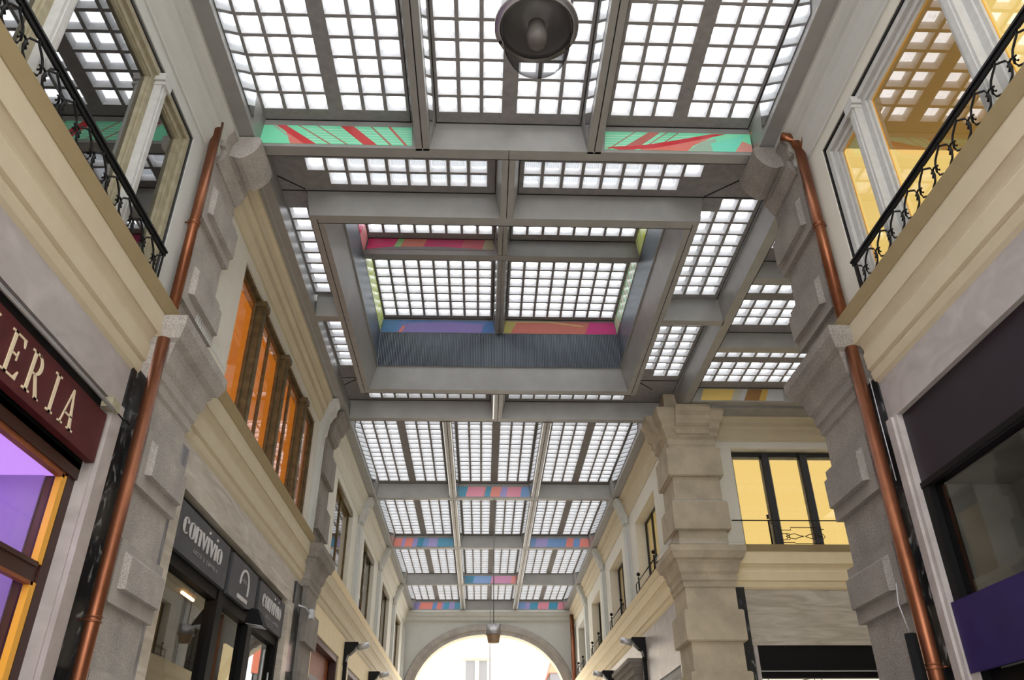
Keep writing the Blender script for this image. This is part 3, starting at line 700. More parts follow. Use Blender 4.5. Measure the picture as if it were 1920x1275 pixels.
# ------------------------------------------------------------------ windows
WN = [0]
def win_root(name=None):
    WN[0] += 1
    return WN[0]
def frame_rect(m, side, y0, y1, z0, z1, w, d0, d1, mat):
    m.box(X(side,d0), X(side,d1), y0, y0+w, z0, z1, mat); m.box(X(side,d0), X(side,d1), y1-w, y1, z0, z1, mat)
    m.box(X(side,d0), X(side,d1), y0+w, y1-w, z0, z0+w, mat); m.box(X(side,d0), X(side,d1), y0+w, y1-w, z1-w, z1, mat)
def room(side, y0, y1, z0, z1, d0, d1, back, sidem, ceil=None):
    m = MB()
    m.box(X(side,d1), X(side,d1+.05), y0, y1, z0, z1, back)
    m.box(X(side,d0), X(side,d1), y0-.05, y0, z0, z1, sidem); m.box(X(side,d0), X(side,d1), y1, y1+.05, z0, z1, sidem)
    m.box(X(side,d0), X(side,d1), y0, y1, z1, z1+.05, ceil or sidem); m.box(X(side,d0), X(side,d1), y0, y1, z0-.05, z0, sidem)
    return m
# bay 1 windows left and right
YROOM = noisy('warm_white_room_paint', (250,222,150), (252,228,160), 2, .8, 2)
def near_window(side, fm, glassm, roomback, roomside, black, inner):
    n = win_root(); r = empty('window_%d' % n, (X(side,4.1), 4.2, ZC), kind='structure')
    m = MB(); frame_rect(m, side, 1.0, 7.25, ZC, 8.8, .035, 4.035, 4.07, black)
    frame_rect(m, side, 1.03, 7.21, ZC, 8.76, .08, 4.05, 4.12, fm); m.build('outer_frame', r)
    posts = [6.24, 4.42, 2.6] if side < 0 else [6.36, 4.46, 2.6]
    for p in posts:
        m = MB(); m.box(X(side,4.0), X(side,4.14), p-.07, p+.07, ZC, 8.70, WHITEW); m.box(X(side,3.985), X(side,4.0), p-.035, p+.035, ZC, 8.56, WHITEW); po = m.build('post', r); m = MB()
        m.box(X(side,3.97), X(side,4.12), p-.10, p+.10, 8.62, 8.72, WHITEW); m.box(X(side,3.96), X(side,4.12), p-.08, p+.08, 8.56, 8.60, WHITEW)
        m.build('post_capital', po)
    ys = [7.13]+[q for p in posts for q in (p+.07, p-.07)]+[1.1]
    for i in range(0, len(ys), 2):
        a, b = ys[i+1], ys[i]
        m = MB(); frame_rect(m, side, a, b, ZC, 8.68, .09, 4.09, 4.16, fm); 
        if side > 0: frame_rect(m, side, a+.09, b-.09, ZC+.09, 8.59, .05, 4.115, 4.15, fm)
        frame_rect(m, side, a+(.09 if side < 0 else .14), b-(.09 if side < 0 else .14), ZC+.09, 8.59 if side < 0 else 8.54, .03 if side < 0 else .008, 4.11 if side < 0 else 4.143, 4.15, inner); sh = m.build('sash', r)
        g = MB(); g.box(X(side,4.15), X(side,4.165), a+.1, b-.1, ZC+.1, 8.58, glassm); g.build('pane', sh)
    rm = room(side, 4.5, 7.35, ZC-.1, 8.95, 4.30, 6.3, roomback, roomside, ROOMC if side > 0 else roomside); rm.build('room_lining', r)
    rm = room(side, .9, 4.35, ZC-.1, 8.95, 4.30, 6.3, roomback, roomside, YCEIL if side > 0 else roomside); rm.build('second_room_lining', r)
    return r
ROOMC = plain('tan_room_ceiling', (150,132,104), .8); YCEIL = emit('bright_yellow_ceiling', (255,224,140), 1.1)
near_window(-1, TAUPE, GLASSD, DARKIN, DARKIN, DARKW, TAUPE)
near_window(1, WHITEW, GLASSW, YELLOW, YELLOW, IRON, GOLDP)
# bay 2 left, orange curtains
def mid_window():
    n = win_root(); r = empty('window_%d' % n, (X(-1,4.1), 12.8, ZC), kind='structure')
    m = MB(); frame_rect(m, -1, 9.92, 15.84, ZC, 8.82, .05, 4.05, 4.12, BRONZE); m.build('outer_frame', r)
    ps = [9.95, 11.05, 12.85, 14.62, 15.82]
    for p in ps[1:4]:
        m = MB(); m.box(X(-1,4.0), X(-1,4.16), p-.10, p+.10, ZC, 8.68, BRONZE); m.box(X(-1,3.97), X(-1,4.02), p-.05, p+.05, ZC, 8.66, BRONZE)
        m.box(X(-1,3.94), X(-1,4.1), p-.13, p+.13, 8.66, 8.76, BRONZE); m.build('post', r)
    for a, b in zip(ps, ps[1:]):
        a += .1 if a > 10 else 0.05; b -= .1 if b < 15.8 else .05
        m = MB(); frame_rect(m, -1, a, b, ZC, 8.76, .06, 4.10, 4.15, BRONZE)
        if b-a > 1.3: m.box(X(-1,4.10), X(-1,4.15), (a+b)/2-.03, (a+b)/2+.03, ZC, 8.7, BRONZE)
        sh = m.build('sash', r)
        g = MB(); g.box(X(-1,4.125), X(-1,4.14), a+.05, b-.05, ZC+.05, 8.7, GLASSM); g.build('pane', sh)
    m = room(-1, 9.85, 15.9, ZC-.1, 8.9, 4.32, 4.9, ORANGE, ORANGE)
    m.build('room_lining', r)
GLASSM = glass('curtain_window_glass', (.9,.9,.9), .9, .015, .10)
mid_window()
# far windows
def far_window(side, p, q, ztop, i):
    n = win_root(); r = empty('window_%d' % n, (X(side,4.3), (p+q)/2, ZC), kind='structure')
    fm = DARKW if side > 0 else BRONZE; d = 4.30 if side > 0 else 4.14
    m = MB(); frame_rect(m, side, p, q, ZC, ztop, .045, d, d+.05, fm)
    ms = [p+(q-p)/3, p+2*(q-p)/3] if side > 0 else [(p+q)/2]
    for c in ms: m.box(X(side,d), X(side,d+.05), c-.04, c+.04, ZC, ztop, fm)
    m.build('frame', r)
    g = MB(); g.box(X(side,d+.03), X(side,d+.045), p+.05, q-.05, ZC+.05, ztop-.05, GLASSM); g.build('pane', r)
    if side < 0:
        b = MB(); b.tube([(X(side,4.08), p+.02, ztop-.09), (X(side,4.08), q-.02, ztop-.09)], .055, BRONZE, 10); b.build('blind_roll', r)
    cm = [YELLOWD, GOLDL, GOLDL, DARKIN] if side > 0 else [GOLDL, DARKIN, DARKIN, GOLDL]
    room(side, p-.02, q+.02, ZC-.05, ztop+.05, d+.08 if side > 0 else 4.33, 5.2, cm[i], DARKIN if side < 0 else cm[i]).build('room_lining', r)
for i, (p, q) in enumerate(FARB):
    far_window(-1, p, q, 8.78, i); far_window(1, p, q, 8.5, i)

# ------------------------------------------------------------------ side passage wall
YW = 17.14
m = MB()
for (a, b, z0, z1) in ((5.3, 5.82, ZC, 10.0), (5.82, 8.75, 8.82, 10.0), (8.75, 12, ZC, 10.0)): m.box(a, b, YW, YW+.3, z0, z1, WALLC)
m.build('wall_side_passage_upper', None, kind='structure')
m = MB()
for (a, b, z0, z1) in ((5.3, 5.72, 0, ZC), (5.72, 9.6, 4.40, ZC), (9.6, 12, 0, ZC)): m.box(a, b, YW+.03, YW+.33, z0, z1, MARBV)
m.build('wall_side_passage_lower', None, kind='structure')
m = MB(); m.box(5.40, 5.60, 17.0, 17.2, 0, 5.55, BLKM); m.build('trim_18', None, kind='structure')
m = MB(); dy = 16.95-3.87
m.exx([(3.87+dy,6.47),(3.93+dy,6.33),(4.4+dy,6.33),(4.4+dy,6.47)], 5.72, 12, OLIVE)
m.exx([(3.94+dy,6.33),(3.95+dy,6.07),(4.4+dy,6.07),(4.4+dy,6.33)], 5.55, 12, CREAMW)
m.exx([(d+dy, z) for d, z in CORN_LOW[:-2]]+[(4.4+dy,5.54),(4.4+dy,6.07)], 5.42, 12, CREAMW); m.build('trim_19', None, kind='structure')
m = MB(); m.exx([(d+dy+.05, z) for d, z in ARCHI[:-2]]+[(4.3+dy,8.99),(4.3+dy,9.6)], 5.42, 12, CREAM)
m.box(5.3, 12, 16.45, 17.3, 9.55, 9.66, STEEL); m.build('trim_20', None, kind='structure')
n = win_root(); r = empty('window_%d' % n, (7.2, 17.35, ZC), kind='structure')
m = MB()
for a, b, c, d in ((5.82,5.88,ZC,8.8),(8.7,8.75,ZC,8.8),(5.82,8.75,8.70,8.8)): m.box(a, b, YW+.2, YW+.28, c, d, DARKW)
for c in (6.68, 7.60): m.box(c-.075, c+.075, YW+.16, YW+.28, ZC, 8.75, DARKW)
m.build('frame', r)
for a, b in ((5.88,6.6),(6.76,7.52),(7.68,8.7)):
    m = MB(); 
    for q in ((a,a+.04,ZC,8.7),(b-.04,b,ZC,8.7),(a,b,8.64,8.7)): m.box(q[0], q[1], YW+.24, YW+.28, q[2], q[3], TAUPE)
    m.build('sash', r)
g = MB(); g.box(5.86, 8.72, YW+.25, YW+.262, ZC, 8.72, GLASSS); g.build('pane', r)
m = MB(); m.box(5.6, 9, YW+1.2, YW+1.25, 6.2, 9, YELLOW); m.box(5.55, 5.6, YW+.3, YW+1.25, 6.2, 9, YELLOWD); m.box(9, 9.05, YW+.3, YW+1.25, 6.2, 9, YELLOWD); m.box(5.6, 9, YW+.3, YW+1.25, 8.95, 9, YELLOW)
m.build('room_lining', r)
# iron balconet on the side passage window
r = empty('iron_railing', (7.2, 16.98, 6.5), 'black iron balcony railing with diamond scrolls before the yellow side window', 'railing')
m = MB(); m.tube([(5.55,16.99,7.02),(8.7,16.99,7.02)], .014, IRON, 6); m.build('handrail', r)
m = MB(); m.tube([(6.38,16.99,6.47),(6.38,16.99,7.02)], .02, IRON, 8); m.lathe([(.0,.06),(.035,.04),(.02,.0),(.03,-.04),(.0,-.05)], (6.38,16.99,7.10), IRON, 8); m.build('post', r)
m = MB()
def pl(pts, r_=.009): m.tube([(x,16.99,z) for x, z in pts], r_, IRON, 5)
pl([(6.42,6.98),(6.62,6.80),(6.85,6.80)]); pl([(6.62,6.80),(6.62,6.72),(6.80,6.72),(6.80,6.66)]); pl([(6.62,6.52),(6.62,6.58),(6.80,6.58),(6.80,6.66)])
pl([(6.85,6.80),(6.85,6.86),(7.45,6.86),(7.45,6.82),(7.6,6.82)]); pl([(6.62,6.52),(6.9,6.52),(6.9,6.5),(7.5,6.5)])
for x in (6.72, 7.15):
    pl([(x,6.66),(x+.1,6.70),(x+.2,6.72),(x+.3,6.68),(x+.4,6.66)]); pl([(x,6.66),(x+.1,6.62),(x+.2,6.60),(x+.3,6.64),(x+.4,6.66)])
pl([(6.72,6.60),(6.80,6.66),(6.72,6.72)]); pl([(7.55,6.60),(7.6,6.66),(7.55,6.72)])
m.build('scrollwork', r)
# side passage shop
r = empty('shopfront', (7.6, 17.2, 0), 'black shopfront header over a bright window in the side passage', 'shopfront')
m = MB(); m.box(5.72, 9.6, YW+.06, YW+.2, 3.76, 4.39, plain('near_black', (10,9,10), .6, 0, .2)); m.box(5.72, 9.6, YW+.02, YW+.06, 3.88, 3.90, ALU); m.build('header', r)
m = MB(); m.box(5.66, 5.74, YW+.0, YW+.2, 0, 4.39, MARB); m.build('jamb', r)
m = MB(); m.box(5.74, 9.6, YW+.5, YW+.55, 0, 4.4, SHOPL); m.build('lit_interior', r)
m = MB()
for a, b in (((5.9,3.9),(6.6,3.2)),((6.3,3.7),(7.1,3.83)),((7.1,3.83),(7.7,3.3)),((6.3,3.7),(6.3,3.0)),((7.0,3.83),(7.05,3.2))):
    m.tube([(a[0],YW+.46,a[1]),(b[0],YW+.46,b[1])], .008, STEELD, 4)
m.build('display_wire', r)

# ------------------------------------------------------------------ wrought iron railings of the near bays
def railing(side, label):
    r = empty('iron_railing', (X(side,3.93), 4.3, 6.47), label, 'railing', 'wrought iron railings on the near cornices')
    x = X(side, 3.90); zt = 6.86; zr = 6.47
    m = MB(); y0, y1 = 1.0, 7.05
    m.box(x-.03, x+.03, y0, y1, zt-.012, zt+.012, IRON); m.box(x-.014, x+.014, y0, y1, zt-.05, zt-.012, IRON); m.build('handrail', r)
    m = MB(); m.tube([(x,y1-.03,zr),(x,y1-.03,zt)], .014, IRON, 6); m.build('end_post', r)
    k = 0; y = y1-.22
    while y > y0+.1:
        m = MB()
        for s in (-1, 1):
            def t(pts, rr=.011): m.tube([(x, y+s*a, zr+b) for a, b in pts], rr, IRON, 5)
            t([(.157,.35),(.145,.30),(.10,.27),(.055,.235),(.03,.19),(.035,.14),(.06,.11)])
            t([(.03,.19),(.02,.12),(.045,.06),(.095,.03),(.125,.0)])
        m.box(x-.012, x+.012, y-.13, y+.13, zr+.33, zr+.36, IRON); m.tube([(x,y-.06,zr+.165),(x,y,zr+.19),(x,y+.06,zr+.165)], .010, IRON, 5)
        m.build('scroll_panel', r); y -= .315; k += 1
railing(-1, 'black wrought iron railing under the dark left windows')
railing(1, 'black wrought iron railing under the yellow lit right windows')
# small railings of far right windows
for i, (p, q) in enumerate(FARB):
    x = X(1, 3.93); r = empty('iron_railing', (x, (p+q)/2, 6.47), 'small black iron railing with ball finials below far right window, '+['nearest','second','third','last'][i]+' of four', 'railing', 'small railings of the far right windows')
    m = MB(); m.tube([(x,p-.1,6.80),(x,q+.1,6.80)], .018, IRON, 6); m.tube([(x,p-.1,6.56),(x,q+.1,6.56)], .012, IRON, 6); m.build('handrail', r)
    for y in (p+.3, q-.3):
        m = MB(); m.tube([(x,y,6.47),(x,y,6.9)], .022, IRON, 6); m.lathe([(0,.09),(.05,.05),(.055,.02),(.03,-.02),(0,-.03)], (x,y,6.95), IRON, 8); m.build('post', r)
    m = MB()
    for y in (p-.1, q+.1): m.tube([(x,y,6.47),(x,y,6.80)], .014, IRON, 6)
    m.build('end_bar', r)

# ------------------------------------------------------------------ copper pipes
def pipe(label, x, y, z0, z1, r=.072, collars=(), top=None, g='copper downpipes'):
    m = MB(); m.tube([(x,y,z0),(x,y,z1)], r, COPPER, 20)
    o = m.build('copper_downpipe', None, label, 'pipe', g)
    for z in collars:
        c = MB(); c.lathe([(r,-.03),(r+.012,-.028),(r+.012,-.018),(r+.004,-.014),(r+.004,.014),(r+.012,.018),(r+.012,.028),(r,.03)], (x,y,z), COPPER, 20)
        c.tube([(x+r,y,z),(x+r+.06 if x > 0 else x-r-.06,y-.03,z)], .01, COPPER, 6); c.build('collar', o)
    return o
pipe('reddish copper downpipe beside the lettered dark red sign', X(-1,3.92), 7.57, 0, 6.05, .068, (3.02,))
pu = pipe('reddish copper downpipe between the dark left window and the granite pier', X(-1,3.92), 7.60, 6.48, 9.45, .062, (7.72,))
pipe('shiny copper downpipe beside the indigo shop panel', X(1,3.93), 7.61, 0, 6.06, .072, (2.60,))
pr_ = pipe('shiny copper downpipe with a forked top beside the yellow right window', X(1,3.93), 7.62, 6.48, 9.3, .068, (7.86,))
m = MB(); x, y = X(1,3.93), 7.62
m.tube([(x,y,9.2),(x-.02,y+.02,9.32),(x-.10,y+.02,9.42),(x-.2,y+.02,9.44)], [.068,.07,.062,.058], COPPER, 14)
m.tube([(x+.01,y-.02,9.15),(x+.04,y-.13,9.24),(x+.05,y-.17,9.34),(x+.05,y-.15,9.44),(x+.05,y-.08,9.48)], [.045,.045,.043,.042,.04], COPPER, 12); m.build('forked_top', pr_)
m = MB(); m.tube([(X(1,3.86),38.3,0),(X(1,3.86),38.3,9.3)], .1, COPPER, 10); m.build('copper_downpipe', None, 'distant dark copper downpipe in the right corner by the arch', 'pipe')
# white cable along the right pipe
m = MB(); m.tube([(X(1,3.99),7.50,5.6),(X(1,3.99),7.51,5.0),(X(1,3.985),7.5,4.4)], .006, ALU, 5); m.build('cable', None, 'thin white cable behind the lower right copper pipe', 'cable')
m = MB(); m.tube([(X(1,3.83),7.72,3.4),(X(1,3.80),7.72,3.2),(X(1,3.82),7.68,2.92)], .006, ALU, 5); m.build('cable', None, 'short white cable entering the black tube', 'cable')
m = MB(); m.tube([(X(1,3.79),7.62,0),(X(1,3.79),7.62,2.90)], .055, PVC, 16); m.build('black_tube', None, 'matt black vertical tube in front of the right granite pier', 'pipe')
m = MB(); m.tube([(X(1,3.72),2.0,2.20),(X(1,3.72),6.6,2.20)], .05, ALU, 14); m.build('awning_tube', None, 'pale grey metal awning tube below the indigo panel', 'awning')

# ------------------------------------------------------------------ serif glyphs (y grows along the wall, z up)
def glyph(m, side, d, y0, z0, h, polys, mat, th=.02):
    x = X(side, d); x1 = X(side, d-th)
    for P in polys:
        a = [(x, y0+p[0]*h, z0+p[1]*h) for p in P]; b = [(x1, q[1], q[2]) for q in a]
        m.prism(None, a, b, mat)
def rq(a, b, c, d): return [(a,c),(b,c),(b,d),(a,d)]
def arc(cx, cy, rx, ry, t, a0, a1, n=10, tx=None):
    out = []; tx = t if tx is None else tx
    for i in range(n):
        p, q = math.radians(a0+(a1-a0)*i/n), math.radians(a0+(a1-a0)*(i+1)/n)
        out.append([(cx+rx*math.cos(p), cy+ry*math.sin(p)), (cx+rx*math.cos(q), cy+ry*math.sin(q)), (cx+(rx-tx)*math.cos(q), cy+(ry-t)*math.sin(q)), (cx+(rx-tx)*math.cos(p), cy+(ry-t)*math.sin(p))])
    return out
SER = {
 'I': [rq(.10,.22,0,1), rq(0,.32,0,.05), rq(0,.32,.95,1)],
 'L': [rq(.10,.22,0,1), rq(0,.32,.95,1), rq(0,.62,0,.05), [(.50,.05),(.62,.05),(.64,.22),(.60,.22)]],
 'E': [rq(.10,.22,0,1), rq(0,.60,.95,1), rq(0,.62,0,.05), rq(.2,.44,.49,.54), [(.50,.05),(.62,.05),(.65,.22),(.61,.22)], [(.50,.95),(.60,.95),(.62,.80),(.58,.80)], rq(.42,.46,.40,.63)],
 'R': [rq(.10,.22,0,1), rq(0,.32,0,.05), rq(0,.40,.95,1)]+arc(.30,.735,.28,.265,.05,-90,90,10,.12)+[rq(.22,.32,.47,.52)]+[[(.30,.49),(.42,.49),(.70,.0),(.56,.0)], rq(.54,.76,0,.04)],
 'A': [[(.36,1.0),(.42,1.0),(.70,0),(.56,0)], [(.36,1.0),(.39,.92),(.13,0),(.08,0)], rq(.18,.60,.30,.345), rq(0,.24,0,.045), rq(.48,.80,0,.045)],
 'G': arc(.42,.5,.40,.5,.05,50,310,18,.12)+[rq(.58,.70,.06,.42), rq(.50,.80,.40,.44)],
}
# left near shopfront
r = empty('shopfront', (X(-1,4.2), 4.0, 0), 'left shopfront of dark brown wood round a violet lit display', 'shopfront')
BLK = MATS['near_black']
m = MB(); m.box(X(-1,4.16), X(-1,4.40), .5, 7.1, 4.90, 5.07, BLK); m.box(X(-1,4.18), X(-1,4.40), .5, 7.1, 4.3, 4.9, BLK)
m.box(X(-1,4.20), X(-1,4.40), 6.95, 7.12, 0, 4.9, BROWNW); m.box(X(-1,4.18), X(-1,4.4), .5, 7.1, 4.20, 4.36, BROWNW); m.build('surround', r)
m = MB(); m.box(X(-1,4.22), X(-1,4.30), .5, 6.96, 3.20, 3.36, BROWNW); m.box(X(-1,4.20), X(-1,4.23), .5, 6.90, 3.33, 3.37, BROWNW); m.build('transom', r)
m = MB(); m.box(X(-1,4.20), X(-1,4.26), 6.86, 6.96, 0, 3.2, GOLDP); m.box(X(-1,4.20), X(-1,4.26), 6.86, 6.96, 3.36, 4.18, GOLDP)
m.box(X(-1,4.20), X(-1,4.26), .5, 6.9, 4.15, 4.20, WOOD); m.box(X(-1,4.2), X(-1,4.26), .5, 6.9, 3.17, 3.20, WOOD); m.build('glazing_bead', r, 'warm lit golden glazing bead')  # warm light on the bead is put into its gold and orange-brown colours
g = MB(); g.box(X(-1,4.27), X(-1,4.28), .5, 6.9, 0, 3.2, GLASSS); g.box(X(-1,4.27), X(-1,4.28), .5, 6.9, 3.36, 4.18, GLASSS); g.build('pane', r)
VIO = noisy('violet_curtain', (160,136,196), (190,164,214), 1.2, .8, 4, (1,4,.6))
m = MB(); m.box(X(-1,4.40), X(-1,5.8), 6.93, 6.98, 0, 4.25, VIO); m.box(X(-1,5.8), X(-1,5.85), .4, 6.98, 0, 4.25, VIO); m.box(X(-1,4.30), X(-1,5.85), .4, 6.98, 4.19, 4.25, PINKP); m.box(X(-1,4.4), X(-1,5.8), .3, .4, 0, 4.25, VIO)
m.build('display_lining', r, 'violet display lining under a pink lit ceiling')
sb = MB(); sb.box(X(-1,4.06), X(-1,4.14), .5, 7.08, 4.37, 4.88, REDB)
s_ = sb.build('fascia_sign', None, 'dark red fascia board with ivory serif letters, left shop', 'sign')
H = .36
for ch, y0 in (('G',4.02),('A',4.33),('L',4.66),('L',4.98),('E',5.29),('R',5.62),('I',6.03),('A',6.25)):
    m = MB(); glyph(m, -1, 4.06, y0, 4.445, H, SER[ch], LETTER, .008); m.build('letter', s_, 'ivory serif letter '+ch)
m = MB(); m.tube([(X(-1,4.0),.5,4.93),(X(-1,4.0),7.06,4.93)], .020, ALU, 8); m.build('light_tube', None, 'thin pale light tube above the dark red sign', 'lamp')
m = MB(); m.box(X(-1,3.99), X(-1,4.1), 6.98, 7.16, 4.93, 5.03, TAUPE); o = m.build('transformer_box', None, 'small tan box at the end of the light tube', 'box')
c = MB(); c.tube([(X(-1,4.04),7.16,4.98),(X(-1,4.0),7.3,4.93),(X(-1,4.02),7.42,4.97),(X(-1,4.02),7.5,4.96)], .008, BLK, 5); c.build('lead', o, 'black wire')
# left middle shopfront with three grey signs
r = empty('shopfront', (X(-1,4.2), 12.6, 0), 'black framed shopfront below the three slate grey signs', 'shopfront')
m = MB(); m.box(X(-1,4.2), X(-1,4.4), 9.5, 15.75, 4.86, 5.0, BLK); m.box(X(-1,4.34), X(-1,4.42), 9.5, 15.75, 4.1, 4.9, BLK)
for a, b in ((9.5,9.6),(11.78,12.05),(13.55,13.8),(15.6,15.75)): m.box(X(-1,4.16), X(-1,4.34), a, b, 0, 4.9, BLK)
m.box(X(-1,4.18), X(-1,4.34), 9.5, 15.75, 4.12, 4.28, BLK); m.build('frame', r)
g = MB(); g.box(X(-1,4.25), X(-1,4.26), 9.6, 15.6, 0, 4.12, GLASSW); g.build('pane', r)
m = room(-1, 9.5, 15.75, 0, 4.12, 4.4, 6.2, DARKIN, DARKIN); m.box(X(-1,4.9), X(-1,5.0), 9.9, 11.2, 0, 4.1, WOOD); m.box(X(-1,4.6), X(-1,4.65), 14.0, 15.0, 0, 3.9, CREAML); m.build('interior', r)
m = MB(); m.lathe([(0,0),(.06,.0),(.06,.03),(0,.03)], (X(-1,4.8), 10.3, 4.06), WARML, 12); m.tube([(X(-1,4.45),11.1,4.08),(X(-1,4.45),11.6,4.08)], .02, WARML, 6); m.build('spot_light', r, 'warm glowing ceiling spot')
m = MB(); m.tube([(X(-1,4.12),14.6,1.5),(X(-1,4.12),14.6,3.9)], .02, ALU, 8); m.tube([(X(-1,4.12),15.1,1.5),(X(-1,4.12),15.1,3.6)], .015, ALU, 8); m.build('door_bar', r, 'thin steel door bar')
# condensed stencil letters
def st(w): return [rq(0,w,0,1)]
CV = {
 'c': (.40, arc(.21,.5,.21,.5,.06,50,125,6,.05)+arc(.21,.5,.21,.5,.06,235,310,6,.05)+[[(.0,.35),(.0,.65),(.06,.92),(.14,.96),(.14,.04),(.06,.08)], [(.27,.97),(.37,.84),(.37,.70),(.29,.70)]]),
 'o': (.42, arc(.21,.5,.21,.5,.05,60,120,4,.05)+arc(.21,.5,.21,.5,.05,240,300,4,.05)+[[(.0,.35),(.0,.65),(.06,.92),(.13,.95),(.12,.05),(.06,.08)], [(.42,.35),(.42,.65),(.36,.92),(.29,.95),(.30,.05),(.36,.08)]]),
 'n': (.42, [rq(0,.12,0,1), [(.12,.86),(.2,.97),(.30,1),(.38,.95),(.42,.8),(.42,.0),(.30,0),(.30,.82),(.24,.9)]]),
 'v': (.42, [[(0,1),(.13,1),(.27,.12),(.21,0)], [(.34,1),(.42,1),(.25,.0),(.21,.0)]]),
 'i': (.14, [rq(0,.12,0,1)]),
}
def word(m, d, y, z, h, txt, mat, gap=.03, dots=True):
    for i, ch in enumerate(txt):
        w, P = CV[ch]; glyph(m, -1, d, y, z, h, P, mat, .012)
        if ch == 'i' and dots:
            dz = 1.28 if i < 5 else 1.22
            glyph(m, -1, d, y, z, h, [[(.06+.05*math.cos(a*PI/5), dz+.07*math.sin(a*PI/5)) for a in range(10)]], mat, .012)
        y += (w+gap)*h
    return y
TINY = {'B': [rq(0,.15,0,1),rq(0,.5,.9,1),rq(0,.5,.45,.55),rq(0,.5,0,.1),rq(.42,.55,.05,.95)], 'A': [[(.2,1),(.34,1),(.12,0),(0,0)],[(.2,1),(.34,1),(.56,0),(.42,0)],rq(.12,.44,.3,.4)],
 'C': [rq(0,.15,.05,.95),rq(.05,.5,.9,1),rq(.05,.5,0,.1)], 'O': [rq(0,.15,.05,.95),rq(.4,.55,.05,.95),rq(.05,.5,.9,1),rq(.05,.5,0,.1)], '&': [rq(.1,.4,.9,1),rq(.05,.18,.55,.95),[(.1,.6),(.25,.6),(.6,0),(.42,0)],rq(0,.4,0,.1),rq(0,.13,.05,.45)],
 'L': [rq(0,.15,0,1),rq(0,.5,0,.1)], 'U': [rq(0,.15,.05,1),rq(.4,.55,.05,1),rq(.05,.5,0,.1)], 'P': [rq(0,.15,0,1),rq(0,.5,.9,1),rq(0,.5,.45,.55),rq(.42,.55,.5,.95)], ' ': []}
def tiny(m, d, y, z, h, txt, mat):
    for ch in txt: glyph(m, -1, d, y, z, h, TINY[ch], mat, .006); y += .82*h
sg = 'slate grey shop signs in a row'
def gsign(y0, y1, label):
    m = MB(); m.box(X(-1,4.10), X(-1,4.16), y0, y1, 4.27, 4.88, SIGNG); return m.build('shop_sign', None, label, 'sign', sg)
o = gsign(9.45, 11.78, 'slate grey sign with silver condensed lettering, nearest of three')
m = MB(); word(m, 4.10, 9.78, 4.50, .235*1.0, 'convivio', LETG, .055) if False else None
def fitword(m, d, y0, y1, z, h, txt, mat):
    tot = sum(CV[c][0]+.06 for c in txt)-.06; k = (y1-y0)/(tot*h)
    y = y0
    for i, ch in enumerate(txt):
        w, P = CV[ch]; glyph(m, -1, d, 0, z, h, [[(p[0]*k + y/h, p[1]) for p in Q] for Q in P], mat, .012)
        if ch == 'i': glyph(m, -1, d, 0, z, h, [[(k*(.06+.06*math.cos(a*PI/5)) + y/h, 1.34+.09*math.sin(a*PI/5)) for a in range(10)]], mat, .012)
        y += (w+.06)*h*k
m = MB(); fitword(m, 4.10, 9.72, 11.42, 4.52, .21, 'convivio', LETG); m.build('lettering', o, 'silver lettering')
m = MB(); tiny(m, 4.10, 10.25, 4.385, .06, 'BACCO & LUPPOLO', LETD) if False else None
def fittiny(m, d, y0, y1, z, h, txt, mat):
    k = (y1-y0)/(len(txt)*.82*h); y = y0
    for ch in txt:
        if TINY[ch]: glyph(m, -1, d, 0, z, h, [[(p[0]*k+y/h, p[1]) for p in Q] for Q in TINY[ch]], mat, .006)
        y += .82*h*k
fittiny(m, 4.10, 10.25, 11.35, 4.39, .055, 'BACCO & LUPPOLO', LETD); m.build('small_lettering', o, 'dim grey small lettering')
o = gsign(11.98, 13.50, 'slate grey sign with a silver arch and bar emblem, middle of three')
m = MB()
for P in arc(0,0,.27,.22,.035,0,180,16,.06): glyph(m, -1, 4.10, 12.75, 4.58, 1, [P], LETG, .012)
glyph(m, -1, 4.10, 12.75, 4.58, 1, [rq(.21,.27,-.14,0), rq(-.27,-.21,-.04,0), [(-.30,-.20),(.27,-.20),(.27,-.26),(-.30,-.26)]], LETG, .012)
glyph(m, -1, 4.10, 12.75, 4.58, 1, [rq(-.06,-.03,.0,.07), rq(.05,.08,.0,.07), rq(-.16,-.13,.02,.04), rq(.15,.18,.02,.04)], LETD, .012)
m.build('emblem', o, 'silver arch emblem')
o = gsign(13.72, 15.62, 'slate grey sign with silver condensed lettering, farthest of three')
m = MB(); fitword(m, 4.10, 13.95, 15.35, 4.52, .21, 'convivio', LETG); m.build('lettering', o, 'silver lettering')
m = MB(); fittiny(m, 4.10, 14.3, 15.3, 4.39, .05, 'BACCO & LUPPOLO', LETD); m.build('small_lettering', o, 'dim grey small lettering')
# flood light
r = empty('flood_light', (-3.55, 13.0, 4.1), 'black square flood light on an arm below the emblem sign', 'lamp')
m = MB(); m.tube([(X(-1,4.1),13.0,4.24),(-3.70,12.95,4.22),(-3.62,12.9,4.14)], .018, BLK, 6); m.build('arm', r)
m = MB(); m.hexa([(-3.70,12.70,4.0),(-3.40,12.70,3.95),(-3.40,13.05,3.95),(-3.70,13.05,4.0),(-3.64,12.76,4.22),(-3.52,12.76,4.20),(-3.52,12.99,4.20),(-3.64,12.99,4.22)], BLK); m.build('housing', r)
m = MB(); m.hexa([(-3.68,12.73,3.985),(-3.42,12.73,3.94),(-3.42,13.02,3.94),(-3.68,13.02,3.985),(-3.68,12.73,3.99),(-3.42,12.73,3.95),(-3.42,13.02,3.95),(-3.68,13.02,3.99)], ALU); m.build('lens', r)
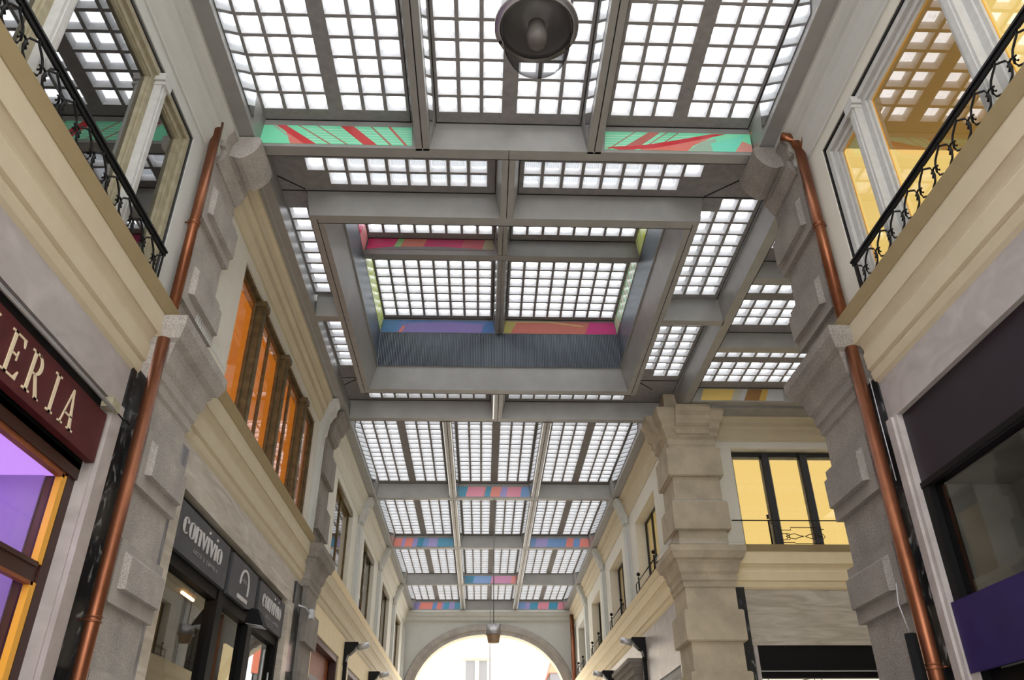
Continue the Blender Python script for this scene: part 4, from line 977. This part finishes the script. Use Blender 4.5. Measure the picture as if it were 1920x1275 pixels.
# plant
r = empty('potted_grass', (-3.25, 11.9, 0), 'spiky grass plant in front of the black shopfront', 'plant')
m = MB(); m.box(-3.42,-3.08,11.73,12.07,0,1.2,BLK); m.build('plinth', r); m = MB(); m.lathe([(0,0),(.14,0),(.18,.4),(.16,.4),(.14,.36),(0,.36)], (-3.25,11.9,1.2), ALU, 16); m.build('pot', r)
m = MB(); random.seed(3)
for k in range(34):
    a = random.uniform(0, 2*PI); L = random.uniform(.5, 1.25); dx, dy = math.cos(a), math.sin(a); h = random.uniform(.6,1.35)
    pts = [(-3.25+dx*L*.38*t**1.5, 11.9+dy*L*.45*t**1.5, 1.55+h*(t-.35*t*t*t*L)) for t in (0,.3,.6,.85,1)]
    m.tube(pts, [.008,.008,.007,.005,.001], LEAF, 4)
m.build('leaves', r)
# right near shopfront
r = empty('shopfront', (X(1,4.2), 4.0, 0), 'dark shopfront with aubergine header and indigo panel, right side', 'shopfront')
m = MB(); m.box(X(1,4.14), X(1,4.30), .5, 7.32, 4.26, 5.07, AUBER); m.box(X(1,4.12), X(1,4.14), .5, 7.32, 4.24, 4.30, BLK); m.build('header', r)
m = MB(); m.box(X(1,4.13), X(1,4.32), 7.20, 7.32, 0, 4.26, BLK); m.build('frame', r)
g = MB(); g.box(X(1,4.20), X(1,4.21), .5, 7.20, 3.1, 4.26, glass('grey_shop_glass', (.8,.8,.8), .3, .02, .08)); g.build('pane', r)
m = MB(); m.box(X(1,4.09), X(1,4.13), .5, 7.31, 2.50, 3.12, INDIGO); m.build('lower_panel', r, 'indigo lower panel')
m = MB(); m.box(X(1,4.2), X(1,4.3), .5, 7.2, 0, 2.5, BLK); m.box(X(1,4.1), X(1,4.12), 7.20, 7.31, 0, 2.5, MARB); m.build('base', r)
PAP = noisy('papered_interior', (120,120,112), (150,148,140), 1.6, .8, 4)
m = room(1, .5, 7.22, 2.5, 4.26, 4.33, 5.0, PAP, PAP); m.build('interior', r)

# ------------------------------------------------------------------ far shops
def corbel(side, y, z, label, mat=IRON):
    r = empty('corbel_bracket', (X(side,3.9), y, z-.5), label, 'bracket', 'dark corbels under the far cornices')
    pr = [(4.08,z),(3.72,z),(3.71,z-.05),(3.76,z-.10),(3.80,z-.20),(3.90,z-.30),(3.98,z-.34),(4.02,z-.55),(4.08,z-.6)]
    m = MB(); m.exy(pr, y-.14, y+.14, side, mat); m.build('corbel', r)
    m = MB(); m.box(X(side,3.98), X(side,4.08), y-.06, y+.06, 0, z-.5, mat); m.build('downstand', r)
    m = MB(); m.tube([(X(side,3.74),y,z-.12),(X(side,3.42),y,z-.06)], .085, ALU, 14); m.build('lamp', r, 'pale tubular lamp'); return r
corbel(-1, 23.0, 5.45, 'dark corbel with a pale lamp below the left cornice, nearer one')
corbel(-1, 28.4, 5.45, 'dark corbel with a pale lamp below the left cornice, farther one')
corbel(1, 22.3, 5.45, 'dark corbel with a pale lamp below the right cornice, nearer one')
corbel(1, 28.3, 5.45, 'dark corbel with a pale lamp below the right cornice, farther one')
fs = [(-1,18.5,22.2,4.95,WOOD),(-1,23.9,27.6,4.95,MATS['buff_stone']),(-1,29.2,32.8,4.95,CREAML),(-1,34.5,37.9,4.95,CREAML),(1,18.4,21.5,4.2,SHOPL),(1,23.9,27.2,4.6,SHOPL),(1,29.2,32.6,4.6,CREAML),(1,34.5,37.6,4.6,CREAML)]
for i, (s, a, b, z, mat) in enumerate(fs):
    r = empty('shopfront', (X(s,4.2), (a+b)/2, 0), 'dark framed shopfront on the %s far side, %s' % (SN[s], ['nearest','second','third','last'][i % 4]), 'shopfront', 'far shopfronts')
    m = MB(); frame_rect(m, s, a, b, 0, z, .14, 4.12, 4.3, BROWNW if s < 0 else DARKW)
    if s < 0: m.box(X(s,4.12), X(s,4.2), a, b, 3.95, 4.1, DARKW)
    m.build('frame', r)
    m = MB(); m.box(X(s,4.32), X(s,4.4), a, b, 0, z, mat); m.build('infill', r)
    if i > 0: g = MB(); g.box(X(s,4.26), X(s,4.27), a+.1, b-.1, 0, z-.1, GLASSS); g.build('pane', r)
# dark moulded canopy on the right, beyond the buff pier
r = empty('door_canopy', (X(1,3.8), 21.0, 4.2), 'dark stepped stone door canopy on the right wall behind the buff pier', 'canopy')
m = MB()
for d, z0, z1, e in ((3.66,4.90,5.0,.0),(3.74,4.78,4.90,.06),(3.82,4.62,4.78,.12),(3.9,4.42,4.62,.2)): m.box(X(1,d), X(1,4.1), 22.7+e, 25.8-e, z0, z1, GRAND)
m.build('stepped_slab', r)
m = MB(); m.box(X(1,3.92), X(1,4.1), 22.9, 23.2, 3.6, 4.42, GRAND); m.box(X(1,3.92), X(1,4.1), 25.2, 25.6, 3.6, 4.42, GRAND); m.build('side_bracket', r)
# small wall spotlight by left dark pier
m = MB(); m.tube([(X(-1,3.98),16.2,5.0),(X(-1,3.86),16.35,4.98),(X(-1,3.80),16.6,4.9)], .02, ALU, 8); m.box(X(-1,3.82), X(-1,3.74), 16.55, 16.72, 4.82, 5.0, ALU); m.build('wall_spotlight', None, 'small silver spotlight on an arm beside the dark granite pier', 'lamp')

# ------------------------------------------------------------------ end wall with arch
YE = 38.9
def arch_pts(a, b, n=48, p=2.25, z0=5.2):
    out = []
    for i in range(n+1):
        t = PI*i/n; c, s_ = math.cos(t), math.sin(t)
        out.append((X0+a*math.copysign(abs(c)**(2/p), c), z0+b*abs(s_)**(2/p)))
    return out
A0 = arch_pts(3.60, 3.32); n = len(A0)
m = MB(); yb = YE+.6
for y in (YE, yb):
    for i in range(n-1):
        (x1, z1), (x2, z2) = A0[i], A0[i+1]
        m.add([(x1,y,z1),(x2,y,z2),(x2,y,10.2),(x1,y,10.2)], [(0,1,2,3)], WALLP)
    m.add([(4.9,y,0),(4.9,y,10.2),(A0[0][0],y,10.2),(A0[0][0],y,0)], [(0,1,2,3)], WALLP); m.add([(-4.4,y,0),(-4.4,y,10.2),(A0[-1][0],y,10.2),(A0[-1][0],y,0)], [(0,1,2,3)], WALLP)
full = [(A0[0][0],0)]+A0+[(A0[-1][0],0)]
for (x1, z1), (x2, z2) in zip(full, full[1:]): m.add([(x1,YE,z1),(x2,YE,z2),(x2,yb,z2),(x1,yb,z1)], [(0,1,2,3)], CREAM)
m.build('wall_end', None, kind='structure')
m = MB(); ARCHM = GRAN
specs = [(3.60,3.32,-.10),(3.78,3.48,-.10),(3.82,3.52,-.16),(4.0,3.74,-.16),(4.05,3.80,-.04)]
R_ = [[(x, YE+e, z) for x, z in [(X0+a,0)]+arch_pts(a, b)+[(X0-a,0)]] for a, b, e in specs]
R_ = [[(p[0], YE, p[2]) for p in R_[0]]]+R_
for a, b in zip(R_, R_[1:]):
    k = len(a); m.add(a+b, [(i,i+1,k+i+1,k+i) for i in range(k-1)], ARCHM)
m.build('trim_21', None, kind='structure')
m = MB(); m.exx([(YE-.30,9.58),(YE-.30,9.48),(YE-.24,9.44),(YE-.22,9.34),(YE-.14,9.30),(YE-.12,9.16),(YE-.06,9.12),(YE,9.06),(YE,9.58)], -3.9, 4.5, WALLP); m.build('trim_22', None, kind='structure')
# floor
m = MB(); m.box(-6, 12.5, -10, 62, -.1, 0, FLOORM); m.build('floor', None, kind='structure')
m = MB(); m.box(12, 12.1, 8.9, 17.4, 0, 10.0, WALLC); m.build('wall_side_passage_end', None, kind='structure')
m = MB(); m.box(5.4, 12.0, 8.55, 8.88, 0, 10.0, WALLC); m.build('wall_side_passage_near', None, kind='structure')
# exterior beyond the arch
r = empty('exterior_building', (-1, 58, 0), 'pale sunlit house with a pedimented window seen through the arch', 'building')
m = MB(); m.box(-6.5, 3.2, 57, 62, 0, 24, EXT); m.build('facade', r)
m = MB(); k = 57-.25
sc = (57-0)/55
wx0, wx1 = -1.15, .30
m.box(wx0-.3, wx1+.3, k, 57, 10.2, 10.35, EXT); m.box(-2.2, .9, k-.2, 57, 11.7, 11.95, EXT)
m.prism(None, [(-2.3,k-.2,11.95),(1.0,k-.2,11.95),(-.65,k-.2,12.7)], [(-2.3,57,11.95),(1.0,57,11.95),(-.65,57,12.7)], EXT); m.build('pediment', r)
for a, b in ((-1.12,-.50),(-.22,.32)):
    m = MB(); m.box(a, b, 56.95, 57.02, 5, 10.1, EXTG); m.build('window', r)
m = MB(); m.box(-.50,-.22,56.9,57,5,10.1,EXT); m.build('mullion', r)
m = MB()
for z in range(2, 18): m.box(-6.5, -2.4, 56.94, 57, z*.9, z*.9+.72, EXT)
m.build('string_course', r)
r = empty('exterior_building', (5.6, 60, 0), 'distant house with red roof at the right edge of the arch', 'building')
m = MB(); m.box(4.6, 7.5, 57.5, 62, 0, 9.4, EXTG); m.build('facade', r)
m = MB(); m.prism(None, [(4.5,57.4,9.4),(7.6,57.4,9.4),(7.6,57.4,12.6),(5.3,57.4,11.9)], [(4.5,62,9.4),(7.6,62,9.4),(7.6,62,12.6),(5.3,62,11.9)], EXTR); m.build('roof', r)

# ------------------------------------------------------------------ pendant lamps
def pendant(x, y, zc, label, s=1.0, zt=9.6):
    r = empty('pendant_lamp', (x, y, zc), label, 'lamp', 'hanging drum lamps')
    m = MB(); m.lathe([(.13*s,.36*s),(.20*s,.34*s),(.215*s,.02*s),(.245*s,.0),(.245*s,-.03*s),(.215*s,-.035*s)], (x,y,zc), BRUSH, 48); m.lathe([(0,.37*s),(.13*s,.36*s)], (x,y,zc), BRUSH, 48); dr = m.build('drum', r)
    m = MB(); m.lathe([(.21*s,-.03*s),(.19*s,.12*s),(.12*s,.2*s),(.0,.22*s)], (x,y,zc), MIRRORL, 40); m.build('reflector', r)
    m = MB(); m.lathe([(.200*s,-.02*s),(.195*s,-.12*s),(.185*s,-.20*s),(.16*s,-.27*s),(.12*s,-.315*s),(.06*s,-.34*s),(0,-.345*s)], (x,y,zc), LGLASS, 48); m.build('globe', r, 'ribbed clear glass bowl')
    m = MB(); m.lathe([(0,-.17*s),(.05*s,-.165*s),(.06*s,-.10*s),(.05*s,.0),(0,0)], (x,y,zc), BULB, 20); m.build('bulb', r)
    for a in (.6, 2.7, 4.8):
        m = MB(); m.lathe([(0,-.014),(.01,-.012),(.01,0)], (x+.232*s*math.cos(a), y+.232*s*math.sin(a), zc-.03*s), BLK, 8); m.build('screw', dr)
    m = MB(); m.tube([(x,y,zc+.36*s),(x,y,zt)], .012, CABLE, 6); m.build('cable', r)
    return r
MIRRORL = plain('lamp_reflector', (176,174,172), .35, .8)
pendant(.27, 2.82, 5.42, 'large steel drum lamp with ribbed glass bowl hanging above the camera')
def far_lamp(x, y, z, label):
    r = empty('pendant_lamp', (x, y, z), label, 'lamp', 'hanging drum lamps')
    m = MB(); m.lathe([(0,.26),(.20,.26),(.215,.05),(.235,.0),(.235,-.02),(.2,-.02)], (x,y,z), BRUSH, 32); m.build('drum', r)
    m = MB(); m.lathe([(.185,-.02),(.16,-.20),(.145,-.225),(0,-.23)], (x,y,z), SHADEG, 32); m.build('globe', r, 'amber tinted ribbed glass')
    m = MB(); m.tube([(x,y,z+.26),(x,y,9.6)], .014, CABLE, 6); m.build('cable', r)
far_lamp(.30, 23.07, 5.68, 'small steel lamp with amber glass hanging before the arch')
far_lamp(.30, 33.84, 5.6, 'farthest lamp of which only its thin cable shows before the arch')

# ------------------------------------------------------------------ light
W = bpy.data.worlds.new('World'); S.world = W; W.use_nodes = True
bg = W.node_tree.nodes['Background']; bg.inputs[0].default_value = (1.0,1.0,1.0,1); bg.inputs[1].default_value = 5.0
def area(name, loc, rot, sx, sy, e, col, parent=None):
    L = bpy.data.lights.new(name, 'AREA'); L.shape = 'RECTANGLE'; L.size = sx; L.size_y = sy; L.energy = e; L.color = col
    o = bpy.data.objects.new(name, L); COL.objects.link(o); o.location = loc; o.rotation_euler = rot; return o
area('display_light', (X(-1,4.95), 6.0, 4.15), (0,0,0), .5, 1.2, 9, (.72,.50,1.0))
# ------------------------------------------------------------------ camera
cd = bpy.data.cameras.new('Camera'); cam = bpy.data.objects.new('Camera', cd); COL.objects.link(cam); S.camera = cam
cd.sensor_fit = 'HORIZONTAL'; cd.sensor_width = 36; cd.lens = 1489.0/1920*36; cd.clip_start = .05; cd.clip_end = 300
pitch, yaw, roll = .5332, .0379, -.0078
f = Vector((math.sin(yaw)*math.cos(pitch), math.cos(yaw)*math.cos(pitch), math.sin(pitch)))
rr = Vector((math.cos(yaw), -math.sin(yaw), 0)); uu = rr.cross(f)
r2 = rr*math.cos(roll)+uu*math.sin(roll); u2 = -rr*math.sin(roll)+uu*math.cos(roll)
M = Matrix((r2, u2, -f)).transposed().to_4x4(); M.translation = Vector((-.003, -.2303, 1.4809)); cam.matrix_world = M
for o in S.objects:
    if '_b' in o: del o['_b']
S.view_settings.view_transform = 'Standard'; S.view_settings.look = 'None'; S.view_settings.exposure = 0.0; S.view_settings.gamma = 1
S.view_settings.use_curve_mapping = False
S.cycles.max_bounces = 10; S.cycles.diffuse_bounces = 6; S.cycles.transparent_max_bounces = 24; S.cycles.glossy_bounces = 4
S.cycles.use_denoising = True
S.cycles.sample_clamp_indirect = 8
